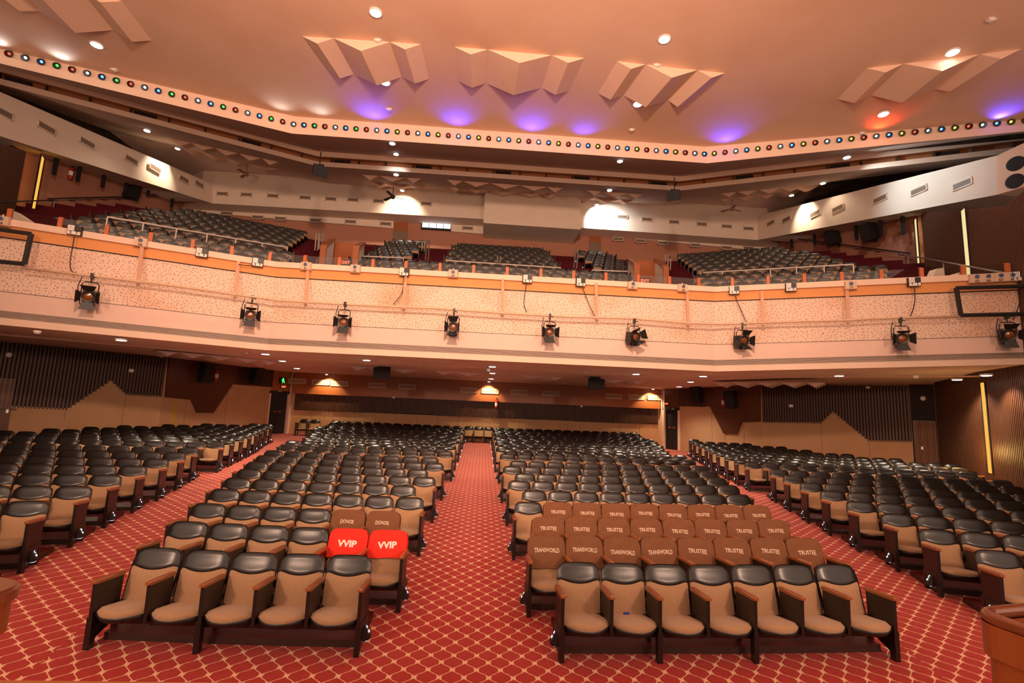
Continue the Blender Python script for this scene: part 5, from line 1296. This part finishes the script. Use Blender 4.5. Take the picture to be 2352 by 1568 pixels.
# ------------------------------------------------------------------ coloured lamps along the cove
LEN = plen(COVE); cv = offset_path(COVE, -.02); bendL = np.linalg.norm(np.array(COVE[1])-np.array(COVE[0]))
NAMES = ['white', 'blue', 'green', 'red']
GLOW = {}
n0 = 22; sp0 = .372
tot = []
s = bendL-n0*sp0
while s < LEN-.3:
    tot.append(s); s += sp0
shell = MB(); shell.lathe([(.075, -.06), (.092, .05), (.092, .10), (.08, .10), (.06, .03)], 14); lens_ = MB(); lens_.lathe([(.042, .028), (.03, .046), (.012, .052)], 12)
shell_me = shell.mesh('housing'); shell_me.materials.append(MT['black']); fix_normals(shell_me)
lme = {}
for c_ in ('white', 'blue', 'green', 'red', 'yellow'):
    lme[c_] = lens_.mesh('lens_'+c_); lme[c_].materials.append(MT['lamp_'+c_]); fix_normals(lme[c_])
for k, s in enumerate(tot):
    p, t = along(cv, s); n = np.array([t[1], -t[0]]); j = (k-n0) % 4
    col = ['white', 'blue', 'green' if k < n0+9 else 'yellow', 'red'][j]
    r = thing('cove_lamp', '%s round lamp on the cove ledge' % col, 'coloured lamp', (p[0], p[1], LEDGE+.43), group='%s lamps along the cove ledge' % col)
    tilt = math.radians(38); d = np.array([n[0]*math.cos(tilt), n[1]*math.cos(tilt), -math.sin(tilt)])
    r.rotation_euler = Vector(d).to_track_quat('Z', 'Y').to_euler()
    for nm, me in (('housing', shell_me), ('lens', lme[col])):
        o = bpy.data.objects.new(nm, me); COL.objects.link(o); o.parent = r
def cove_glow(px, col, e):
    """lamp whose light spills up on the ceiling"""
    a = None
    for A, B in zip(COVE[:-1], COVE[1:]):
        p = atwall(px, A, B)
        if p[1] > 0 and min(A[0], B[0])-.01 <= p[0] <= max(A[0], B[0])+.01: a = (p, np.array(B)-np.array(A))
    p, t = a; t = t/np.linalg.norm(t); n = np.array([t[1], -t[0]])
    light('cove_glow', 'SPOT', (p[0]+n[0]*.22, p[1]+n[1]*.22, LEDGE+.30), (p[0]+n[0]*.9, p[1]+n[1]*.9, ZC+.1), e*1.3, col, .06, 125, 1.0)
for px in [(863, 303), (1050, 316), (1218, 328), (1335, 337), (1665, 361), (2285, 306)]: cove_glow(px, (.04, .035, 1.0), 100 if px[0] != 1335 else 50)
cove_glow((2012, 330), (1.0, .05, .012), 45)
for px in [(643, 283), (151, 163), (8, 128), (743, 297)]: cove_glow(px, (.70, .86, 1.0), 13)

# ------------------------------------------------------------------ downlights
def downlight(p, e, cool, label, group, r=.10, spot=115, target=None, glow=True):
    p = np.array(p, float); t = thing('downlight', label, 'ceiling light', tuple(p), group=group)
    mb = MB(); n_ = 16
    mb.lathe([(r*1.25, .03), (r*1.25, -.015), (r*1.0, -.02)], n_); mb.build('trim_ring', 'white', t)
    mb = MB(); mb.lathe([(r, -.018), (r*.98, -.026)], n_); mb.build('lamp', 'e_cool' if cool else 'e_warm', t)
    if e:
        tg = target if target is not None else (p[0], p[1], p[2]-3)
        light('downlight_beam', 'SPOT', (p[0], p[1], p[2]-.04), tg, e, (.9, .95, 1.0) if cool else (1.0, .80, .58), .06, spot, .6)
for px in [(279, 780), (610, 812), (649, 828), (682, 845), (842, 826), (1131, 841), (1131, 856), (1128, 869), (1461, 858), (1615, 863), (1586, 876), (1560, 887), (1927, 862), (2198, 871), (2265, 861)]:
    p = atz(px, SOFZ-.015)
    if px[0] > 1900: p = atz(px, SOFZ+.05)
    downlight(p, 420, False, 'round white downlight in the low ceiling under the balcony', 'downlights under the balcony', .115, 125)
for px in [(863, 28), (1526, 89), (885, 188), (1465, 238), (222, 102), (2188, 119), (2029, 261)]:
    downlight(onmain(px)-np.array([0, 0, .01]), 350, False, 'round downlight in the peach main ceiling', 'downlights in the main ceiling', .14, 100)
def onstrip(px):  # dark strip behind the cove
    y = 18.6; return np.array(aty(px, y))
def strip_hit(px):
    w = ray(*px); a = np.array([0, 16.88, LEDGE]); b = np.array([0, 20.75, ztf]); m = (b[2]-a[2])/(b[1]-a[1])
    t = (a[2]-m*a[1]-H)/(w[2]-m*w[1]); return w*t+np.array([0, 0, H])
for px in [(901, 327), (910, 352), (1424, 368)]:
    downlight(strip_hit(px)-np.array([0, 0, .03]), 0, True, 'small cool downlight in the dark ceiling strip', 'downlights in the dark ceiling strip', .10)
for px, e in [((338, 298), 20), ((910, 399), 35), ((1400, 435), 25), ((1890, 419), 25)]:
    downlight(atrear(px)-np.array([0, 0, .03]), e*3.5, px[0] in (910, 1400), 'small downlight in the sloping balcony ceiling', 'downlights in the balcony ceiling', .11, 120)
light('fascia_wash', 'SPOT', tuple(aty((910, 385), 20.2)), tuple(aty((910, 405), 20.75)), 30, (.9, .95, 1.0), .05, 130, .8)
# wall washers over the bulkheads
def washer(px, target, e, cool, y, label):
    p = aty(px, y); downlight(p, 0, cool, label, 'wall washers over the balcony', .10); light('wash_beam', 'SPOT', (p[0], p[1], p[2]-.05), target, e, (.85, .96, 1.0) if cool else (1.0, .84, .62), .04, 112, .8)
tg = aty((925, 475), YB); washer((924, 437), (tg[0], tg[1], tg[2]-.3), 520, False, YB-.95, 'bright downlight washing the bulkhead behind the ceiling fan')
tg = aty((1370, 500), YB); washer((1371, 470), (tg[0]+.3, tg[1], tg[2]-.1), 1000, True, YB-.9, 'cool downlight washing the lit bulkhead bay')
def side_wash(px, A, B, sgn, e, cool, label):
    A, B = A[:2], B[:2]; t = (B-A)/np.linalg.norm(B-A); n = np.array([-t[1], t[0]]); n = n if n[0]*sgn < 0 else -n
    c = atwall(px, A, B); q = c.copy(); q[:2] += n*.75
    downlight(q, 0, cool, label, 'wall washers over the balcony', .10); light('wash_beam', 'SPOT', (q[0], q[1], q[2]-.06), (c[0], c[1], c[2]-1.0), e, (1.0, .84, .60) if not cool else (.85, .95, 1.0), .04, 80, .9)
side_wash((374, 341), lb0, b1[3], -1, 420, False, 'downlight washing the sloping bulkhead above the plain pink wall')
side_wash((1848, 452), rb[0], b2[2], 1, 420, False, 'downlight washing the sloping bulkhead by the round ports')
cl = atz((1945, 361), 12.9); light('cool_beam', 'SPOT', (cl[0], cl[1], cl[2]-.08), tuple(atx((2150, 430), XB)), 420, (.75, .92, 1.0), .06, 95, .9)
downlight(cl, 0, True, 'cool downlight at the broken end of the dark ceiling strip', 'downlights in the dark ceiling strip', .12, 130)
downlight(atz((296, 227), 12.9), 0, False, 'dim downlight at the outer end of the dark ceiling strip', 'downlights in the dark ceiling strip', .10)
# washers on the back wall of the stalls
for px, e in [((750, 862), 320), ((1123, 879), 320), ((1500, 896), 320)]:
    p = aty((px[0], px[1]), BACKY-.75); p[2] = SOFZ-.03
    downlight(p, 0, False, 'small downlight washing the orange wood band', 'washers on the back wall', .06); light('wash_beam', 'SPOT', (p[0], p[1], p[2]-.03), (p[0], BACKY-.25, SOFZ-1.2), e, (1.0, .72, .40), .03, 100, .5)
# glow of the amber strip on the slats
sp_ = sr.pt(su[0], 1.9, .5); light('strip_spill', 'POINT', sp_, (0, 0, 0), 40, (1.0, .55, .15), .15)
# stair-light of the row markers is carried by the glowing slots

# ------------------------------------------------------------------ speakers, fan, extinguishers, small fittings
def speaker(c, ex, n, w, h, d, label, rod=None, tilt=0.0):
    t = thing('loudspeaker', label, 'speaker', tuple(c)); ex = np.array([*ex, 0.0]); n = np.array([*n, 0.0]); z = np.array([0, 0, 1.0])
    n2 = n*math.cos(tilt)-z*math.sin(tilt); z2 = z*math.cos(tilt)+n*math.sin(tilt)
    mb = MB(); mb.frame((0, 0, 0), ex, n2, z2); mb.loft([(-w*.36, -d/2, -h/2), (w*.36, -d/2, -h/2), (w*.36, -d/2, h/2), (-w*.36, -d/2, h/2)], [(-w/2, d/2, -h/2), (w/2, d/2, -h/2), (w/2, d/2, h/2), (-w/2, d/2, h/2)]); mb.build('cabinet', 'blackm', t)
    mb = MB(); mb.frame((0, 0, 0), ex, n2, z2); mb.bbox((-w/2+.02, d/2, -h/2+.02), (w/2-.02, d/2+.012, h/2-.02)); mb.build('grille_cloth', 'blackm', t)
    if rod is not None:
        mb = MB(); mb.tube([(0, 0, h/2-.02), (0, 0, rod-.06)], .022, 6); mb.build('rod', 'black', t); mb = MB(); mb.box((0, 0, h/2+.03), (w*.6, .05, .06)); mb.build('bracket', 'black', t)
    else:
        mb = MB(); mb.frame((0, 0, 0), ex, n, z); mb.bbox((-.03, -d/2-.25, -h*.5-.05), (.03, -d/2+.1, -h*.5+.02)); mb.build('bracket', 'black', t)
    return t
def rodtop(px_top, px_box, y): a, b = aty(px_top, y), aty(px_box, y); return b, a[2]-b[2]
c, rd = rodtop((724, 345), (733, 392), 18.6); speaker(c, (.82, .57), (.57, -.82), .55, .42, .5, 'black loudspeaker hung on a rod above the ceiling fan side of the balcony', rd, .42)
c, rd = rodtop((1559, 405), (1549, 449), 18.6); speaker(c, (.82, -.57), (-.57, -.82), .52, .40, .5, 'black loudspeaker hung on a rod over the balcony block by the stained wall', rd, .42)
for px, lab in [((880, 856), 'black box loudspeaker hung under the balcony, nearer the green exit sign'), ((1367, 881), 'black box loudspeaker hung under the balcony, nearer the black double door')]:
    c = np.array(aty(px, 19.5)); speaker(c, (1, 0), (0, -1), .66, .42, .5, lab, SOFZ-c[2], .15)
for wf_, px, lab in [(w0, (1613, 905), 'black wall loudspeaker on the dark slats near the black double door'), (w0, (1692, 917), 'black wall loudspeaker beside a fire extinguisher on the wood apron'), (v0, (455, 855), 'black wall loudspeaker on the wood apron near the yellow strip'), (v0, (572, 860), 'black wall loudspeaker in the dark corner near the green exit sign')]:
    u, z = wf_.hit(px); c = wf_.pt(u, z, .42); speaker(c, wf_.t, wf_.n, .5, .78, .42, lab, None, .15)
for px, x, lab in [((303, 437), -17.1, 'black loudspeaker on the plain pink balcony wall'), ((1914, 543), 17.1, 'black loudspeaker on the stained balcony wall nearer the seats'), ((1998, 532), 17.1, 'black loudspeaker on the stained balcony wall nearer the slats')]:
    c = atx(px, x); sg = -1 if x > 0 else 1; speaker(c, (0, 1), (sg, 0), .55, .78, .45, lab, None, .2)
# handrails on the side walls of the balcony
def wall_rail(pxs, x, label):
    P = [atx(p, x) for p in pxs]; b = tuple(P[0]); t = thing('wall_handrail', label, 'handrail', b); mb = MB(); mb.tube([tuple(p-P[0]) for p in P], .03, 6); mb.build('tube', 'black', t)
    for k in range(6):
        q = P[0]+(P[-1]-P[0])*(k+.5)/6-P[0]; s_ = 1 if x > 0 else -1; mb = MB(); mb.tube([tuple(q), tuple(q+np.array([s_*.02, 0, -.12])), tuple(q+np.array([s_*.25, 0, -.12]))], .018, 6); mb.build('bracket', 'black', t)
wall_rail([(110, 456), (325, 451)], -17.2, 'dark handrail along the plain pink balcony wall')
wall_rail([(345, 447), (398, 446)], -17.2, 'short dark handrail piece past the loudspeaker on the plain wall')
wall_rail([(1830, 548), (2092, 582)], 17.2, 'dark handrail along the stained balcony wall')
a, b_ = sr.hit((2102, 583)), sr.hit((2345, 624)); mb = MB(); P0_, P1_ = sr.pt(*a, .35), sr.pt(*b_, .35); t = thing('wall_handrail', 'pale steel handrail across the slatted wall with two lit slots', 'handrail', P0_); mb.tube([P0_, P1_], .03, 6); mb.build('tube', 'steel', t, off=P0_)
for u_ in (.05, .5, .95):
    q = np.array(P0_)+(np.array(P1_)-np.array(P0_))*u_; mb = MB(); mb.tube([tuple(q), tuple(q-np.array([0, 0, 1.0]))], .02, 6); mb.build('post', 'steel', t, off=P0_)
a, b_ = sl.hit((98, 454)), sl.hit((-40, 458)); P0_, P1_ = sl.pt(*a, .35), sl.pt(*b_, .35); t = thing('wall_handrail', 'dark handrail across the slatted wall with one lit slot', 'handrail', P0_); mb = MB(); mb.tube([P0_, P1_], .025, 6); mb.build('tube', 'black', t, off=P0_)
mb = MB(); mb.tube([P0_, tuple(np.array(P0_)-np.array([0, 0, 1.3]))], .02, 6); mb.build('post', 'steel', t, off=P0_)
# hanging black hooks along the bulkhead undersides
for px, x in [((127, 380), -17.0), ((181, 396), -17.0), ((238, 411), -17.0), ((290, 425), -17.0), ((342, 432), -17.0), ((396, 460), -17.0), ((1518, 0), 0), ((2074, 517), 17.0), ((2023, 522), 17.0), ((1967, 531), 17.0), ((1871, 545), 17.0), ((1818, 553), 17.0)]:
    if not x: continue
    c = atx(px, x); mb = MB(); mb.loft([(c[0]-.05, c[1]-.05, c[2]-.38), (c[0]+.05, c[1]-.05, c[2]-.38), (c[0]+.05, c[1]+.05, c[2]-.38), (c[0]-.05, c[1]+.05, c[2]-.38)], [(c[0]-.06, c[1]-.06, c[2]+.38), (c[0]+.06, c[1]-.06, c[2]+.38), (c[0]+.06, c[1]+.06, c[2]+.38), (c[0]-.06, c[1]+.06, c[2]+.38)])
    o = mb.build('wall_bracket', 'blackm', base=tuple(c)); tag(o, 'flat black bracket hanging below the bulkhead over the %s wall' % ('plain pink' if x < 0 else 'stained pink'), 'bracket', 'black brackets on the %s balcony wall' % ('plain' if x < 0 else 'stained'))
# ceiling fans
def fan(px, y, label, m='black', k=1.0):
    c = np.array(aty(px, y)); t = thing('ceiling_fan', label, 'fan', tuple(c)); mb = MB(); mb.lathe([(.03, .12), (.11, .08), (.13, 0), (.10, -.08), (.03, -.1)], 14); mb.build('motor', m, t, smooth=True)
    mb = MB(); mb.tube([(0, 0, .1), (0, 0, .55)], .02, 6); mb.build('downrod', m, t)
    for a in (.35, 2.4, 4.5):
        mb = MB(); mb.frame((0, 0, 0), (math.cos(a), math.sin(a), 0), (-math.sin(a), math.cos(a), .25), (0, -.25, 1)); mb.loft([(.12, -.04, 0), (.3, -.07, 0), (.72*k, -.075, -.02), (.72*k, .075, -.02), (.3, .07, 0), (.12, .04, 0)], [(.12, -.04, .012), (.3, -.07, .012), (.72*k, -.075, -.008), (.72*k, .075, -.008), (.3, .07, .012), (.12, .04, .012)]); mb.build('blade', m, t)
fan((902, 452), 24.6, 'dark three-bladed ceiling fan before the bright bulkhead')
fan((565, 400), 24.0, 'dim brown ceiling fan near the zigzag prism strip and the plain pink wall', mat('fan_brown', (.33, .19, .13), .6), .8)
fan((1682, 480), 24.0, 'dim brown ceiling fan over the block by the stained wall', bpy.data.materials['fan_brown'], .8)
# extinguishers
def extinguisher(c, n, label):
    t = thing('fire_extinguisher', label, 'fire extinguisher', tuple(c)); mb = MB(); mb.lathe([(.02, -.25), (.075, -.24), (.08, -.22), (.08, .16), (.05, .22), (.025, .25)], 14); mb.build('cylinder', 'red', t, smooth=True)
    mb = MB(); mb.lathe([(.025, .24), (.03, .30), (.01, .32)], 8); mb.box((.05, 0, .29), (.1, .03, .03)); mb.build('valve', 'black', t); mb = MB(); mb.tube([(.08, 0, .27), (.11, 0, .1), (.1, 0, -.15)], .012, 6); mb.build('hose', 'black', t)
    mb = MB(); mb.lathe([(.0815, -.1), (.0815, .08)], 14); mb.build('label_band', 'white', t)
u, z = w0.hit((1667, 924)); extinguisher(w0.pt(u, z, .2), w0.n, 'fire extinguisher on the wood apron beside a wall loudspeaker near the double door')
u, z = v0.hit((489, 862)); extinguisher(v0.pt(u, z, .2), v0.n, 'fire extinguisher on the wood apron beside a wall loudspeaker near the yellow strip')
extinguisher(atx((163, 398), -17.2), None, 'red fire extinguisher on the plain pink balcony wall')
extinguisher(np.array(aty((1140, 928), BACKY-.36)), None, 'pale fire extinguisher on the slatted frieze behind the centre aisle')
# detectors and small cameras
for px, fn, lab in [((868, 92), onmain, 0), ((1508, 149), onmain, 0), ((894, 250), onmain, 0), ((1451, 297), onmain, 0), ((263, 159), onmain, 0), ((2276, 44), onmain, 0), ((1980, 305), onmain, 0), ((86, 760), sof, 1), ((565, 808), sof, 1), ((965, 833), sof, 1), ((1345, 853), sof, 1), ((1682, 863), sof, 1), ((2103, 863), sof, 1), ((1297, 877), sof, 1), ((1993, 888), sof, 1)]:
    c = fn(px); mb = MB(); mb.frame(tuple(c), (1, 0, 0), (0, 1, 0), (0, 0, 1)); mb.lathe([(.075, .01), (.08, -.03), (.05, -.07)], 12); mb.box((0, 0, -.02), (.2 if not lab else .1, .1, .05))
    o = mb.build('smoke_detector', 'white', base=tuple(c)); tag(o, ['small white detector box on the peach main ceiling', 'small white smoke detector on the low ceiling'][lab], 'detector', ['detectors on the main ceiling', 'detectors on the low ceiling'][lab])
for px, wf_, lab in [((20, 815), v1, 'white dome camera on the slats above the slatted side door by the frame edge'), ((300, 851), v1, 'small white junction box on the slats near the beige peak'), ((1818, 932), w1, 'small cream junction box on the slats beside the beige peak'), ((2120, 915), w1, 'small round white camera on the slats above the slatted side door')]:
    u, z = wf_.hit(px); c = wf_.pt(u, z, .1); mb = MB(); mb.frame(tuple(c), (*wf_.t, 0), (0, 0, 1), (*wf_.n, 0))
    if 'box' in lab: mb.chamfer((0, 0, 0), (.16, .12, .08), .015)
    else: mb.lathe([(.09, -.04), (.09, .03), (.06, .08), (.02, .1)], 12)
    o = mb.build('wall_fitting', 'white', base=tuple(c)); tag(o, lab, 'wall fitting')
for px, lab in [((905, 913), 'small white camera on the slatted frieze on the VVIP side'), ((1335, 933), 'small white camera on the slatted frieze on the TRUSTEE side')]:
    c = aty(px, BACKY-.2); mb = MB(); mb.frame(tuple(c), (1, 0, 0), (0, -1, 0), (0, 0, 1)); mb.bbox((-.06, 0, -.04), (.06, .12, .05)); mb.tube([(0, .0, .05), (-.03, -.02, .12)], .02, 6); o = mb.build('camera_box', 'white', base=tuple(c)); tag(o, lab, 'camera')
c = atz((1122, 843), SOFZ-.02); mb = MB(); mb.frame(tuple(c), (1, 0, 0), (0, -1, 0), (0, 0, 1)); mb.lathe([(.05, 0), (.05, -.08)], 10); mb.frame(tuple(c+np.array([0, 0, -.13])), (1, 0, 0), (0, .3, .95), (0, -.95, .3)); mb.lathe([(.06, -.1), (.065, .1), (.04, .11)], 12); o = mb.build('ceiling_camera', 'grey', base=tuple(c)); tag(o, 'grey bullet camera under the balcony beside the trio of downlights', 'camera')

# ------------------------------------------------------------------ lecterns on the stage
def lectern(label, corner, ang, w, d, top, plan, side):
    t = thing('lectern', label, 'lectern', (corner[0], corner[1], .95), ang); h = top-.95
    def rr(x0, y0, x1, y1, r, n=6):
        P = []
        for cx_, cy_, a0 in ((x1-r, y1-r, 0), (x0+r, y1-r, 90), (x0+r, y0+r, 180), (x1-r, y0+r, 270)):
            for k in range(n+1): a = math.radians(a0+90*k/n); P.append((cx_+r*math.cos(a), cy_+r*math.sin(a)))
        return P
    x0, x1 = (0, w) if side > 0 else (-w, 0); y0, y1 = -d, 0
    O = rr(x0+.028, y0+.028, x1-.028, y1-.028, .06); mb = MB(); mb.loft([(x, y, 0) for x, y in O], [(x, y, h-.125) for x, y in O]); mb.build('body', 'lect', t)
    O = rr(x0+.015, y0+.015, x1-.015, y1-.015, .07); I = rr(x0+.05, y0+.05, x1-.05, y1-.05, .04); mb = MB()
    mb.loft([(x, y, h-.125) for x, y in O], [(x, y, h-.03) for x, y in O], caps=False); mb.loft([(x, y, h-.03) for x, y in I], [(x, y, h-.125) for x, y in I], caps=False); mb.build('apron', 'lect', t)
    if plan == 'rim':
        mb = MB(); mb.quad(*[(x, y, h-.155) for x, y in I]); mb.build('desk', 'lect', t)
        C = rr(x0+.03, y0+.03, x1-.03, y1-.03, .06, 8); C2 = [(x, y, h-.015) for x, y in C]; mb = MB(); mb.tube(C2+[C2[0], C2[1]], .019, 10, caps=False); mb.build('rail', 'lectrim', t, smooth=True)
    else:
        T = rr(x0, y0, x1, y1, .09, 8); mb = MB(); mb.loft([(x, y, h-.035) for x, y in T], [(x, y, h-.008) for x, y in T]); T2 = rr(x0+.008, y0+.008, x1-.008, y1-.008, .085, 8); mb.loft([(x, y, h-.008) for x, y in T2], [(x, y, h) for x, y in T2]); mb.build('top', 'lectrim', t)
        mb = MB(); mb.bbox((x1-.14, y0+.04, h), (x1-.125, y1-.04, h+.006)); mb.build('inlay', 'lect', t)
lectern('wooden lectern with a rounded rail on the stage, TRUSTEE side', (1.55, 1.565), math.radians(12), .75, .55, 2.0, 'rim', 1)
lectern('wooden lectern with a flat rounded top on the stage, VVIP side', (-1.275, 1.60), math.radians(-18), .7, .5, 2.0, 'top', -1)
